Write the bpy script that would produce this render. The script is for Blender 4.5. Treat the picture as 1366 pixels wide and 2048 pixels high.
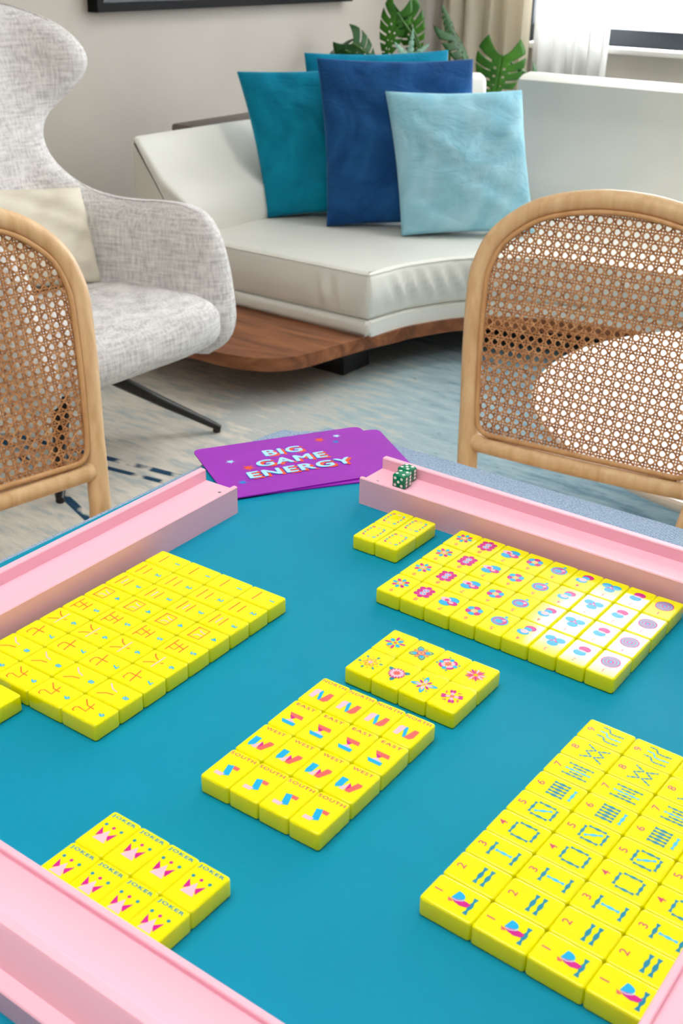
import bpy, bmesh, math, random
from mathutils import Vector, Matrix
random.seed(7)
for o in list(bpy.data.objects): bpy.data.objects.remove(o, do_unlink=True)
scene = bpy.context.scene
COL = scene.collection

# ------------------------------------------------------------------ camera
CAM_POS = Vector((0.0, 0.0, 1.1822))
PITCH, ROLL, YAW, FPX = 0.4608, 0.01991, 0.62, 2300.4
hd = Vector((-math.sin(YAW), math.cos(YAW), 0)); rt0 = Vector((math.cos(YAW), math.sin(YAW), 0)); zz = Vector((0, 0, 1))
FWD = hd * math.cos(PITCH) - zz * math.sin(PITCH)
up0 = hd * math.sin(PITCH) + zz * math.cos(PITCH)
RGT = rt0 * math.cos(ROLL) + up0 * math.sin(ROLL)
UPV = up0 * math.cos(ROLL) - rt0 * math.sin(ROLL)
cd = bpy.data.cameras.new('camera'); cam = bpy.data.objects.new('camera', cd); COL.objects.link(cam)
m = Matrix((RGT, UPV, -FWD)).transposed().to_4x4(); m.translation = CAM_POS
cam.matrix_world = m
cd.sensor_fit = 'VERTICAL'; cd.sensor_height = 36.0; cd.sensor_width = 24.0
cd.lens = FPX / 2048 * 36.0
cd.clip_start = 0.02; cd.clip_end = 60
cd.dof.use_dof = True; cd.dof.focus_distance = 0.88; cd.dof.aperture_fstop = 20.0
scene.camera = cam

# ------------------------------------------------------------------ world, exposure
w = bpy.data.worlds.new('sky'); scene.world = w; w.use_nodes = True
bg = w.node_tree.nodes['Background']; bg.inputs[0].default_value = (0.94, 0.97, 1.0, 1); bg.inputs[1].default_value = 8.5
vs = scene.view_settings; vs.view_transform = 'Standard'; vs.look = 'None'; vs.gamma = 1.0; vs.exposure = 0.0
vs.use_curve_mapping = False

# ------------------------------------------------------------------ materials
MATS = {}
def lin(r, g, b):
    f = lambda c: (c / 255 / 12.92) if c / 255 <= 0.04045 else ((c / 255 + 0.055) / 1.055) ** 2.4
    return (f(r), f(g), f(b), 1)
def mat(name, rgb, rough=0.5, spec=0.5, sheen=0, sss=0, metal=0, coat=0):
    if name in MATS: return MATS[name]
    M = bpy.data.materials.new(name); M.use_nodes = True
    b = M.node_tree.nodes['Principled BSDF']
    b.inputs['Base Color'].default_value = lin(*rgb)
    b.inputs['Roughness'].default_value = rough
    b.inputs['Specular IOR Level'].default_value = spec
    b.inputs['Metallic'].default_value = metal
    if sheen:
        b.inputs['Sheen Weight'].default_value = sheen; b.inputs['Sheen Roughness'].default_value = 0.35
        b.inputs['Sheen Tint'].default_value = lin(*[min(255, c * 0.6 + 100) for c in rgb])
    if sss:
        b.inputs['Subsurface Weight'].default_value = sss
        b.inputs['Subsurface Radius'].default_value = (0.006, 0.006, 0.001); b.inputs['Subsurface Scale'].default_value = 1.0
    if coat: b.inputs['Coat Weight'].default_value = coat; b.inputs['Coat Roughness'].default_value = 0.05
    MATS[name] = M; return M
def nd(M, t, **kw):
    n = M.node_tree.nodes.new(t)
    for k, v in kw.items():
        if k in n.inputs.keys(): n.inputs[k].default_value = v
        else: setattr(n, k, v)
    return n
def lk(M, a, ao, b, bi): M.node_tree.links.new(a.outputs[ao], b.inputs[bi])
def coords(M, scale=(1, 1, 1), rot=(0, 0, 0), which='Object'):
    tc = nd(M, 'ShaderNodeTexCoord'); mp = nd(M, 'ShaderNodeMapping')
    mp.inputs['Scale'].default_value = scale; mp.inputs['Rotation'].default_value = rot
    lk(M, tc, which, mp, 'Vector'); return mp
def ramp(M, stops):
    r = nd(M, 'ShaderNodeValToRGB'); e = r.color_ramp.elements
    e[0].position, e[0].color = stops[0][0], lin(*stops[0][1]); e[1].position, e[1].color = stops[-1][0], lin(*stops[-1][1])
    for p, c in stops[1:-1]:
        x = e.new(p); x.color = lin(*c)
    return r
def bsdf(M): return M.node_tree.nodes['Principled BSDF']
def noise_col(name, c1, c2, scale=(8, 8, 8), nscale=4, rough=.5, spec=.5, bump=0, bscale=60, sheen=0, lo=.35, hi=.65, detail=4, dist=0):
    if name in MATS: return MATS[name]
    M = mat(name, c1, rough, spec, sheen)
    mp = coords(M, scale); n = nd(M, 'ShaderNodeTexNoise', Scale=nscale, Detail=detail, Distortion=dist)
    lk(M, mp, 0, n, 'Vector'); r = ramp(M, [(lo, c1), (hi, c2)]); lk(M, n, 'Fac', r, 'Fac'); lk(M, r, 'Color', bsdf(M), 'Base Color')
    if bump:
        n2 = nd(M, 'ShaderNodeTexNoise', Scale=bscale, Detail=3); mp2 = coords(M); lk(M, mp2, 0, n2, 'Vector')
        b = nd(M, 'ShaderNodeBump', Strength=bump, Distance=0.002); lk(M, n2, 'Fac', b, 'Height'); lk(M, b, 'Normal', bsdf(M), 'Normal')
    return M

YEL = mat('tile_yellow', (240, 234, 0), 0.07, 0.42, sss=0.35, coat=0.0)
TEAL_MAT = noise_col('mat_teal_leatherette', (0, 142, 174), (0, 140, 172), (1, 1, 1), 25, rough=.6, spec=.15, bump=.06, bscale=900)
PINK = mat('rack_pink', (246, 188, 206), 0.42, 0.4)
DENIM = None
def make_denim():
    M = mat('denim_blue_fabric', (110, 150, 185), .9, .1)
    mp = coords(M, (1, 1, 1), (0, 0, .6)); wv = nd(M, 'ShaderNodeTexWave', Scale=330, Distortion=1.5, Detail=1); wv.inputs['Detail Scale'].default_value = 6
    lk(M, mp, 0, wv, 'Vector')
    n = nd(M, 'ShaderNodeTexNoise', Scale=620, Detail=2); lk(M, mp, 0, n, 'Vector')
    mx = nd(M, 'ShaderNodeMath', operation='ADD'); lk(M, wv, 'Fac', mx, 0); lk(M, n, 'Fac', mx, 1)
    hl = nd(M, 'ShaderNodeMath', operation='MULTIPLY'); hl.inputs[1].default_value = .5; lk(M, mx, 0, hl, 0)
    r = ramp(M, [(.34, (58, 98, 142)), (.5, (104, 142, 176)), (.66, (206, 220, 232))]); lk(M, hl, 0, r, 'Fac'); lk(M, r, 'Color', bsdf(M), 'Base Color')
    b = nd(M, 'ShaderNodeBump', Strength=.5, Distance=.0006); lk(M, hl, 0, b, 'Height'); lk(M, b, 'Normal', bsdf(M), 'Normal')
    return M
DENIM = make_denim()
INK = {
 'blue': mat('ink_blue', (0, 172, 228), .3, .4), 'mag': mat('ink_magenta', (206, 12, 138), .3, .4),
 'coral': mat('ink_coral', (252, 98, 92), .3, .4), 'pink': mat('ink_pale_pink', (250, 190, 205), .3, .4),
 'teal': mat('ink_teal', (0, 132, 160), .3, .4), 'rose': mat('ink_rose', (206, 62, 98), .3, .4),
 'orange': mat('ink_orange', (232, 92, 20), .3, .4), 'grey': mat('ink_grey_blue', (118, 160, 190), .3, .4),
 'sky': mat('ink_sky', (60, 190, 238), .3, .4), 'tan': mat('ink_tan', (238, 178, 90), .3, .4), 'yel': YEL,
 'white': mat('ink_white', (240, 246, 250), .4, .3), 'ice': mat('ink_ice_blue', (172, 226, 250), .4, .3),
 'royal': mat('ink_royal_blue', (20, 130, 215), .4, .3), 'redor': mat('ink_red_orange', (240, 88, 34), .4, .3)}
LEATHER = noise_col('ivory_leather', (238, 238, 230), (231, 232, 224), (1, 1, 1), 3, rough=.42, spec=.4, bump=.12, bscale=260)
WALL = noise_col('wall_greige_paint', (196, 190, 181), (190, 184, 175), (1, 1, 1), 2, rough=.9, spec=.15)
WHITE = mat('ceiling_white_paint', (228, 226, 222), .9, .1)
BLACK = mat('black_metal', (22, 21, 22), .35, .5)
CREAM = noise_col('cream_linen', (226, 219, 203), (216, 208, 190), (1, 1, 1), 8, rough=.9, spec=.1, bump=.2, bscale=500)

def wood(name, c1, c2, c3, scale, rough=.4, dist=3, axis_scale=(1, 12, 12)):
    M = mat(name, c1, rough, .4); mp = coords(M, axis_scale)
    n = nd(M, 'ShaderNodeTexNoise', Scale=scale, Detail=6, Distortion=dist); lk(M, mp, 0, n, 'Vector')
    r = ramp(M, [(.25, c1), (.5, c2), (.75, c3)]); lk(M, n, 'Fac', r, 'Fac'); lk(M, r, 'Color', bsdf(M), 'Base Color')
    return M
WALNUT = wood('walnut', (92, 52, 30), (140, 84, 50), (172, 112, 70), 2.2, .35, 1.2, (1.2, 9, 9))
RATTAN = wood('pale_ash_wood', (206, 166, 118), (222, 186, 140), (234, 202, 158), 5, .42, .4, (14, 14, 1.2))
SPLINE = wood('rattan_spline', (190, 140, 92), (206, 160, 110), (216, 172, 124), 5, .45, .4, (10, 10, 2))
OAK = wood('oak_floor', (170, 140, 105), (186, 156, 120), (200, 172, 138), 2, .45, .6, (1, 10, 10))
def make_cane():
    M = mat('woven_cane', (196, 138, 92), .5, .35); mp = coords(M, (1, 1, 1))
    n = nd(M, 'ShaderNodeTexNoise', Scale=160, Detail=3); lk(M, mp, 0, n, 'Vector')
    r = ramp(M, [(.3, (146, 92, 50)), (.5, (188, 134, 86)), (.68, (214, 166, 118))]); lk(M, n, 'Fac', r, 'Fac'); lk(M, r, 'Color', bsdf(M), 'Base Color')
    return M
CANE = make_cane()
def make_tweed():
    M = mat('pale_grey_tweed', (205, 203, 203), .95, .08)
    outs = []
    for sc in ((20, 20, 190), (190, 190, 20)):
        mp = coords(M, sc); n = nd(M, 'ShaderNodeTexNoise', Scale=1.0, Detail=3); lk(M, mp, 0, n, 'Vector'); outs.append(n)
    a = nd(M, 'ShaderNodeMath', operation='ADD'); lk(M, outs[0], 'Fac', a, 0); lk(M, outs[1], 'Fac', a, 1)
    h = nd(M, 'ShaderNodeMath', operation='MULTIPLY'); h.inputs[1].default_value = .5; lk(M, a, 0, h, 0)
    r = ramp(M, [(.36, (188, 185, 185)), (.48, (214, 212, 211)), (.62, (234, 233, 231))]); lk(M, h, 0, r, 'Fac'); lk(M, r, 'Color', bsdf(M), 'Base Color')
    b = nd(M, 'ShaderNodeBump', Strength=.5, Distance=.003); lk(M, h, 0, b, 'Height'); lk(M, b, 'Normal', bsdf(M), 'Normal')
    return M
TWEED = make_tweed()
def velvet(name, c1, c2):
    M = noise_col(name, c1, c2, (1, 1, 1), 5, rough=.75, spec=.15, sheen=.6, lo=.36, hi=.62, detail=3, dist=1.6)
    n2 = nd(M, 'ShaderNodeTexNoise', Scale=9, Detail=3, Distortion=1.2); mp2 = coords(M, (1, 1, 1.8)); lk(M, mp2, 0, n2, 'Vector')
    b = nd(M, 'ShaderNodeBump', Strength=.45, Distance=.02); lk(M, n2, 'Fac', b, 'Height'); lk(M, b, 'Normal', bsdf(M), 'Normal')
    return M
def make_rug():
    M = mat('distressed_rug', (150, 175, 185), .95, .05)
    mp = coords(M, (1, 1, 1)); st = coords(M, (7, 26, 1), (0, 0, .55))
    big = nd(M, 'ShaderNodeTexNoise', Scale=1.6, Detail=3); lk(M, mp, 0, big, 'Vector')
    fine = nd(M, 'ShaderNodeTexNoise', Scale=1.3, Detail=7, Roughness=.65); lk(M, st, 0, fine, 'Vector')
    sx = nd(M, 'ShaderNodeSeparateXYZ'); lk(M, mp, 0, sx, 0)
    # cream field towards the armchair side (low x and low y), blue elsewhere
    s = nd(M, 'ShaderNodeMath', operation='MULTIPLY_ADD'); s.inputs[1].default_value = 1.15; lk(M, sx, 'X', s, 0); lk(M, sx, 'Y', s, 2)
    mr = nd(M, 'ShaderNodeMapRange'); mr.inputs['From Min'].default_value = -.25; mr.inputs['From Max'].default_value = 1.0; lk(M, s, 0, mr, 'Value')
    a1 = nd(M, 'ShaderNodeMath', operation='MULTIPLY_ADD'); a1.inputs[1].default_value = .7; lk(M, big, 'Fac', a1, 0); lk(M, mr, 0, a1, 2)
    a2 = nd(M, 'ShaderNodeMath', operation='MULTIPLY_ADD'); a2.inputs[1].default_value = 1.8; lk(M, fine, 'Fac', a2, 0); lk(M, a1, 0, a2, 2)
    a3 = nd(M, 'ShaderNodeMath', operation='MULTIPLY'); a3.inputs[1].default_value = .40; lk(M, a2, 0, a3, 0)
    r = ramp(M, [(.36, (242, 237, 227)), (.50, (228, 223, 212)), (.58, (196, 204, 202)), (.68, (206, 208, 200)), (.76, (176, 198, 203)), (.9, (158, 184, 194)), (1.0, (124, 154, 170))])
    lk(M, a3, 0, r, 'Fac')
    # dark blue blotches
    bl = nd(M, 'ShaderNodeTexNoise', Scale=1.0, Detail=6, Roughness=.7); bm_ = coords(M, (16, 40, 1), (0, 0, .5)); lk(M, bm_, 0, bl, 'Vector')
    br = nd(M, 'ShaderNodeMapRange'); br.inputs['From Min'].default_value = .60; br.inputs['From Max'].default_value = .74; lk(M, bl, 'Fac', br, 'Value')
    bw = nd(M, 'ShaderNodeMath', operation='MULTIPLY'); lk(M, br, 0, bw, 0); lk(M, mr, 0, bw, 1)
    mx = nd(M, 'ShaderNodeMix', data_type='RGBA'); lk(M, bw, 0, mx, 0); lk(M, r, 'Color', mx, 6); mx.inputs[7].default_value = lin(92, 122, 146)
    last = mx
    # woven dark blue diamond lines in the cream field
    for (nx, ny, c, wd) in ((-.15, .989, 2.083, .011), (-.15, .989, 2.036, .009), (.33, .944, .862, .011)):
        dt = nd(M, 'ShaderNodeVectorMath', operation='DOT_PRODUCT'); tc = nd(M, 'ShaderNodeTexCoord'); lk(M, tc, 'Object', dt, 0); dt.inputs[1].default_value = (nx, ny, 0)
        sb = nd(M, 'ShaderNodeMath', operation='SUBTRACT'); lk(M, dt, 'Value', sb, 0); sb.inputs[1].default_value = c
        ab = nd(M, 'ShaderNodeMath', operation='ABSOLUTE'); lk(M, sb, 0, ab, 0)
        ls = nd(M, 'ShaderNodeMath', operation='LESS_THAN'); ls.inputs[1].default_value = wd; lk(M, ab, 0, ls, 0)
        nn = nd(M, 'ShaderNodeTexNoise', Scale=14, Detail=2); lk(M, mp, 0, nn, 'Vector')
        gt = nd(M, 'ShaderNodeMapRange'); gt.inputs['From Min'].default_value = .4; gt.inputs['From Max'].default_value = .5; lk(M, nn, 'Fac', gt, 'Value')
        inv = nd(M, 'ShaderNodeMath', operation='SUBTRACT', use_clamp=True); inv.inputs[0].default_value = 1.0; lk(M, mr, 0, inv, 1)
        p1 = nd(M, 'ShaderNodeMath', operation='MULTIPLY'); lk(M, ls, 0, p1, 0); lk(M, gt, 0, p1, 1)
        p2 = nd(M, 'ShaderNodeMath', operation='MULTIPLY'); lk(M, p1, 0, p2, 0); lk(M, inv, 0, p2, 1)
        m2 = nd(M, 'ShaderNodeMix', data_type='RGBA'); lk(M, p2, 0, m2, 0); lk(M, last, 2, m2, 6); m2.inputs[7].default_value = lin(48, 80, 108); last = m2
    lk(M, last, 2, bsdf(M), 'Base Color')
    b = nd(M, 'ShaderNodeBump', Strength=.6, Distance=.006); lk(M, fine, 'Fac', b, 'Height'); lk(M, b, 'Normal', bsdf(M), 'Normal')
    return M

# ------------------------------------------------------------------ helpers
def link(o, parent=None):
    COL.objects.link(o)
    if parent is not None: o.parent = parent
    return o
def mesh_obj(name, bm, material, parent=None, smooth=True, loc=(0, 0, 0), rot=(0, 0, 0)):
    me = bpy.data.meshes.new(name); bmesh.ops.recalc_face_normals(bm, faces=bm.faces[:]); bm.to_mesh(me); bm.free()
    for p in me.polygons: p.use_smooth = smooth
    mats = material if isinstance(material, (list, tuple)) else [material]
    for M in mats: me.materials.append(M)
    o = bpy.data.objects.new(name, me); o.location = loc; o.rotation_euler = rot
    return link(o, parent)
def from_data(name, verts, faces, material, parent=None, smooth=True, loc=(0, 0, 0), rot=(0, 0, 0)):
    me = bpy.data.meshes.new(name); me.from_pydata([tuple(v) for v in verts], [], faces); me.update()
    for p in me.polygons: p.use_smooth = smooth
    for M in (material if isinstance(material, (list, tuple)) else [material]): me.materials.append(M)
    o = bpy.data.objects.new(name, me); o.location = loc; o.rotation_euler = rot
    return link(o, parent)
def thing(name, label, cat, loc=(0, 0, 0), rz=0, group=None):
    o = bpy.data.objects.new(name, None); o.empty_display_size = .05; o.location = loc; o.rotation_euler = (0, 0, rz); COL.objects.link(o)
    return tag(o, label, cat, group)
def tag(o, label, cat, group=None):
    o['label'] = label; o['category'] = cat
    if group: o['group'] = group
    return o
def struct(o, label=None):
    o['kind'] = 'structure'
    if label: o['label'] = label
    return o
def sharp(o, ang=35):
    me = o.data; me.set_sharp_from_angle(angle=math.radians(ang)) if hasattr(me, 'set_sharp_from_angle') else None
    return o
def bm_box(bm, x0, x1, y0, y1, z0, z1):
    v = [bm.verts.new(p) for p in ((x0, y0, z0), (x1, y0, z0), (x1, y1, z0), (x0, y1, z0), (x0, y0, z1), (x1, y0, z1), (x1, y1, z1), (x0, y1, z1))]
    return [bm.faces.new([v[i] for i in f]) for f in ((0, 3, 2, 1), (4, 5, 6, 7), (0, 1, 5, 4), (1, 2, 6, 5), (2, 3, 7, 6), (3, 0, 4, 7))]
def box(name, x0, x1, y0, y1, z0, z1, M, parent=None, bev=0, seg=2):
    bm = bmesh.new(); bm_box(bm, x0, x1, y0, y1, z0, z1)
    if bev: bmesh.ops.bevel(bm, geom=bm.edges[:], offset=bev, segments=seg, affect='EDGES', profile=.5)
    return sharp(mesh_obj(name, bm, M, parent, smooth=bool(bev)))
def fillet(pts, rad, n=8):
    out = []; N = len(pts)
    for i, p in enumerate(pts):
        r = rad[i] if isinstance(rad, (list, tuple)) else rad
        if r <= 0: out.append(Vector(p)); continue
        p = Vector(p); a = Vector(pts[i - 1]) - p; b = Vector(pts[(i + 1) % N]) - p
        la, lb = a.length, b.length; a.normalize(); b.normalize()
        ang = a.angle(b); d = min(r / math.tan(ang / 2), la * .49, lb * .49)
        s, e = p + a * d, p + b * d
        for k in range(n + 1):
            t = k / n; out.append((1 - t) ** 2 * s + 2 * t * (1 - t) * p + t * t * e)
    return out
def prism(name, outline, z0, z1, M, parent=None, bev=0, seg=3, smooth=True, sharp_ang=40):
    bm = bmesh.new()
    lo = [bm.verts.new((p[0], p[1], z0)) for p in outline]; hi = [bm.verts.new((p[0], p[1], z1)) for p in outline]
    N = len(outline); f0 = bm.faces.new(lo[::-1]); f1 = bm.faces.new(hi)
    for i in range(N): bm.faces.new((lo[i], lo[(i + 1) % N], hi[(i + 1) % N], hi[i]))
    if bev:
        bmesh.ops.bevel(bm, geom=list(f0.edges) + list(f1.edges), offset=bev, segments=seg, affect='EDGES', profile=.5)
    o = mesh_obj(name, bm, M, parent, smooth)
    return sharp(o, sharp_ang)
def tube_data(path, radii, n=10, flat=1.0, cap=True, closed=False, up=None):
    verts, faces = [], []; P = [Vector(p) for p in path]; N = len(P)
    prev = None
    for i, p in enumerate(P):
        if closed: t = P[(i + 1) % N] - P[i - 1]
        else: t = P[min(i + 1, N - 1)] - P[max(i - 1, 0)]
        t.normalize()
        if prev is None:
            ref = up or (Vector((0, 0, 1)) if abs(t.z) < .9 else Vector((1, 0, 0)))
            a = t.cross(ref).normalized()
        else:
            a = (prev - t * prev.dot(t)).normalized()
        prev = a; b = t.cross(a)
        r = radii[i] if isinstance(radii, (list, tuple)) else radii
        for k in range(n):
            an = 2 * math.pi * k / n; verts.append(p + a * (r * math.cos(an)) + b * (r * flat * math.sin(an)))
    for i in range(N if closed else N - 1):
        j = (i + 1) % N
        for k in range(n): faces.append((i * n + k, i * n + (k + 1) % n, j * n + (k + 1) % n, j * n + k))
    if cap and not closed:
        faces.append(tuple(range(n))[::-1]); faces.append(tuple((N - 1) * n + k for k in range(n)))
    return verts, faces
def tube(name, path, radii, M, parent=None, n=10, flat=1.0, closed=False, up=None):
    v, f = tube_data(path, radii, n, flat, True, closed, up); o = from_data(name, v, f, M, parent); return sharp(o, 60)
def lathe(name, prof, M, parent=None, n=40, loc=(0, 0, 0), ang=40):
    verts, faces = [], []
    for r, z in prof:
        for k in range(n): a = 2 * math.pi * k / n; verts.append((r * math.cos(a), r * math.sin(a), z))
    for i in range(len(prof) - 1):
        for k in range(n): faces.append((i * n + k, i * n + (k + 1) % n, (i + 1) * n + (k + 1) % n, (i + 1) * n + k))
    faces.append(tuple(range(n))[::-1]); faces.append(tuple((len(prof) - 1) * n + k for k in range(n)))
    return sharp(from_data(name, verts, faces, M, parent, loc=loc), ang)
def catmull(pts, per=6, closed=False):
    P = [Vector(p) for p in pts]; out = []; N = len(P); rng = N if closed else N - 1
    for i in range(rng):
        p0 = P[(i - 1) % N] if closed or i > 0 else P[0] * 2 - P[1]
        p1, p2 = P[i], P[(i + 1) % N]
        p3 = P[(i + 2) % N] if closed or i + 2 < N else P[-1] * 2 - P[-2]
        for k in range(per):
            t = k / per
            out.append(.5 * ((2 * p1) + (p2 - p0) * t + (2 * p0 - 5 * p1 + 4 * p2 - p3) * t * t + (3 * p1 - p0 - 3 * p2 + p3) * t ** 3))
    if not closed: out.append(P[-1])
    return out
def copy_tree(src, loc, rz, label, rot=None):
    r = src.copy(); COL.objects.link(r); r.location = loc; r.rotation_euler = rot or (0, 0, rz); r['label'] = label
    for ch in list(src.children):
        c = ch.copy(); COL.objects.link(c); c.parent = r
        for g in ch.children:
            d = g.copy(); COL.objects.link(d); d.parent = c
    return r

# ------------------------------------------------------------------ room
WU, WV, CEIL = -3.2, 5.22, 2.75
RU, RV = 2.2, -1.9
struct(box('floor', WU - .1, RU + .1, RV - .1, WV + .1, -.06, 0, OAK))
struct(box('ceiling', WU - .1, RU + .1, RV - .1, WV + .1, CEIL, CEIL + .1, WHITE))
struct(box('wall_left', WU - .12, WU, RV, WV + .1, 0, CEIL, WALL))
struct(box('wall_right', RU, RU + .12, RV, WV + .1, 0, CEIL, WALL))
struct(box('wall_front', WU - .12, RU + .12, RV - .12, RV, 0, CEIL, WALL))
struct(box('baseboard_left', WU, WU + .015, RV, WV, 0, .12, WHITE, bev=.003))
bm = bmesh.new()
WX0, WX1, WZ0, WZ1 = -2.75, 1.9, .765, 2.55
bm_box(bm, WU, RU, WV, WV + .12, 0, WZ0); bm_box(bm, WU, RU, WV, WV + .12, WZ1, CEIL)
bm_box(bm, WU, WX0, WV, WV + .12, WZ0, WZ1); bm_box(bm, WX1, RU, WV, WV + .12, WZ0, WZ1)
struct(mesh_obj('wall_back', bm, WALL, smooth=False))
DARKFR = mat('window_frame_dark', (70, 76, 84), .4, .4)
win = bpy.data.objects.new('window_1', None); COL.objects.link(win); struct(win, 'wide window with dark grey frame behind the sofa')
box('window_frame_rail', WX0, WX1, WV + .02, WV + .08, WZ0 + .012, WZ0 + .085, DARKFR, win, .004)
box('window_frame_rail', WX0, WX1, WV + .02, WV + .08, WZ1 - .06, WZ1, DARKFR, win, .004)
for x in (WX0, -1.15, .1, WX1 - .05): box('window_frame_post', x, x + .05, WV + .02, WV + .08, WZ0 + .085, WZ1 - .06, DARKFR, win, .004)
GL = bpy.data.materials.new('clear_glass'); GL.use_nodes = True
nt = GL.node_tree; nt.nodes.remove(nt.nodes['Principled BSDF'])
tr = nt.nodes.new('ShaderNodeBsdfTransparent'); gl = nt.nodes.new('ShaderNodeBsdfGlossy'); gl.inputs['Roughness'].default_value = .03; mxs = nt.nodes.new('ShaderNodeMixShader'); mxs.inputs[0].default_value = .06
nt.links.new(tr.outputs[0], mxs.inputs[1]); nt.links.new(gl.outputs[0], mxs.inputs[2]); nt.links.new(mxs.outputs[0], nt.nodes['Material Output'].inputs[0])
for x0, x1 in ((WX0 + .05, -1.15), (-1.10, .1), (.15, WX1 - .05)): box('pane', x0, x1, WV + .046, WV + .054, WZ0 + .085, WZ1 - .06, GL, win)
box('window_sill', WX0 - .02, WX1 + .02, WV - .06, WV + .02, WZ0 - .012, WZ0 + .010, WHITE, win, .003)

def curtain(name, label, x0, x1, y, z0, z1, amp, waves, M, group=None):
    n = waves * 10; verts, faces = [], []
    zs = [z0, z0 + .3, (z0 + z1) / 2, z1]
    for j, z in enumerate(zs):
        for i in range(n + 1):
            t = i / n; a = amp * (1.0 - .3 * j / 3)
            verts.append((x0 + (x1 - x0) * t + .012 * math.sin(t * 37), y + a * math.sin(2 * math.pi * waves * t) + .3 * a * math.sin(2 * math.pi * waves * t * .37 + 1), z))
    for j in range(len(zs) - 1):
        for i in range(n): faces.append((j * (n + 1) + i, j * (n + 1) + i + 1, (j + 1) * (n + 1) + i + 1, (j + 1) * (n + 1) + i))
    o = from_data(name, verts, faces, M); s = o.modifiers.new('thick', 'SOLIDIFY'); s.thickness = .002
    return tag(o, label, 'curtain', group)
def cloth(name, rgb, trans, transl):
    M = bpy.data.materials.new(name); M.use_nodes = True; nt = M.node_tree; nt.nodes.remove(nt.nodes['Principled BSDF'])
    d = nt.nodes.new('ShaderNodeBsdfDiffuse'); t = nt.nodes.new('ShaderNodeBsdfTranslucent'); p = nt.nodes.new('ShaderNodeBsdfTransparent')
    for n in (d, t): n.inputs[0].default_value = lin(*rgb)
    a = nt.nodes.new('ShaderNodeMixShader'); a.inputs[0].default_value = transl; b = nt.nodes.new('ShaderNodeMixShader'); b.inputs[0].default_value = trans
    nt.links.new(d.outputs[0], a.inputs[1]); nt.links.new(t.outputs[0], a.inputs[2]); nt.links.new(a.outputs[0], b.inputs[1]); nt.links.new(p.outputs[0], b.inputs[2]); nt.links.new(b.outputs[0], nt.nodes['Material Output'].inputs[0])
    return M
curtain('drape', 'cream floor-length drape hanging in the corner behind the plant', -3.1, -2.62, WV - .14, .02, 2.68, .045, 5, cloth('drape_cream', (232, 224, 206), .0, .3))
curtain('sheer_curtain', 'sheer white curtain gathered at the left side of the window', -2.62, -2.24, WV - .12, .02, 2.68, .03, 5, cloth('sheer_white', (246, 246, 244), .18, .55))

# ceiling lamp over the sofa corner (its reflection shows on the glossy tiles)
LAMP_E = bpy.data.materials.new('lamp_diffuser'); LAMP_E.use_nodes = True
b = bsdf(LAMP_E); b.inputs['Base Color'].default_value = (1, 1, 1, 1); b.inputs['Emission Color'].default_value = (1, .98, .95, 1); b.inputs['Emission Strength'].default_value = 20
def panel_lamp(label, x, y, hx, hy, M):
    t = thing('ceiling_lamp', label, 'ceiling lamp', (x, y, CEIL - .06), 0, 'flat white ceiling lamps')
    box('lamp_housing', -hx - .025, hx + .025, -hy - .025, hy + .025, .02, .06, WHITE, t, .008)
    box('diffuser', -hx, hx, -hy, hy, -.005, .02, M, t, .004)
panel_lamp('small square white ceiling lamp above the sofa corner', -1.33, 3.63, .235, .225, LAMP_E)
FILL_T = LAMP_E.copy(); FILL_T.name = 'added_fill_diffuser'; bsdf(FILL_T).inputs['Emission Strength'].default_value = 4.4
panel_lamp('wide white ceiling panel added to light the game table from above', -.35, .12, .8, .85, FILL_T)  # added fill panel, unseen: gives top light on tiles and racks
# rug
rug = prism('area_rug', fillet([(-3.0, .3), (1.5, .3), (1.5, 4.7), (-3.0, 4.7)], .01, 2), .0, .012, make_rug(), bev=.004, seg=2)
tag(rug, 'large faded blue and cream distressed rug under the chairs and sofa', 'rug')

# framed dark picture on the left wall
fr = thing('wall_frame', 'wide black framed dark picture hanging on the greige wall', 'picture frame', (WU, 3.68, .95))
FRAMEB = mat('frame_black', (12, 13, 15), .6, .15); PANEL = mat('picture_dark', (24, 34, 46), .12, .5)
bm = bmesh.new()
for a in ((0, .05, -.74, .74, 0, .028), (0, .05, -.74, .74, .78, .808), (0, .05, -.74, -.712, .028, .78), (0, .05, .712, .74, .028, .78)): bm_box(bm, *a)
mesh_obj('frame_moulding', bm, FRAMEB, fr, smooth=False)
box('dark_panel', .001, .03, -.712, .712, .028, .78, PANEL, fr)

# ------------------------------------------------------------------ game table
TZ = .75
TX0, TX1, TY0, TY1 = -.668, .03, .13, .864
tbl = thing('game_table', 'square game table covered in blue denim-like fabric', 'table', (0, 0, 0))
prism('tabletop', fillet([(TX0, TY0), (TX1, TY0), (TX1, TY1), (TX0, TY1)], .075, 10), TZ - .045, TZ - .003, DENIM, tbl, bev=.012, seg=4)
box('apron', TX0 + .05, TX1 - .05, TY0 + .05, TY1 - .05, TZ - .115, TZ - .046, RATTAN, tbl, .004)
for x in (TX0 + .085, TX1 - .085):
    for y in (TY0 + .085, TY1 - .085):
        tube('leg', [(x, y, .012), (x, y, TZ - .11)], [.017, .026], RATTAN, tbl, 12)
matobj = prism('playing_mat', fillet([(TX0 + .008, TY0 + .02), (TX1 - .01, TY0 + .02), (TX1 - .01, .822), (TX0 + .008, .822)], .06, 10), TZ - .003, TZ, TEAL_MAT, bev=.001, seg=2)
tag(matobj, 'teal playing mat covering the game table', 'mat')

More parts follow.
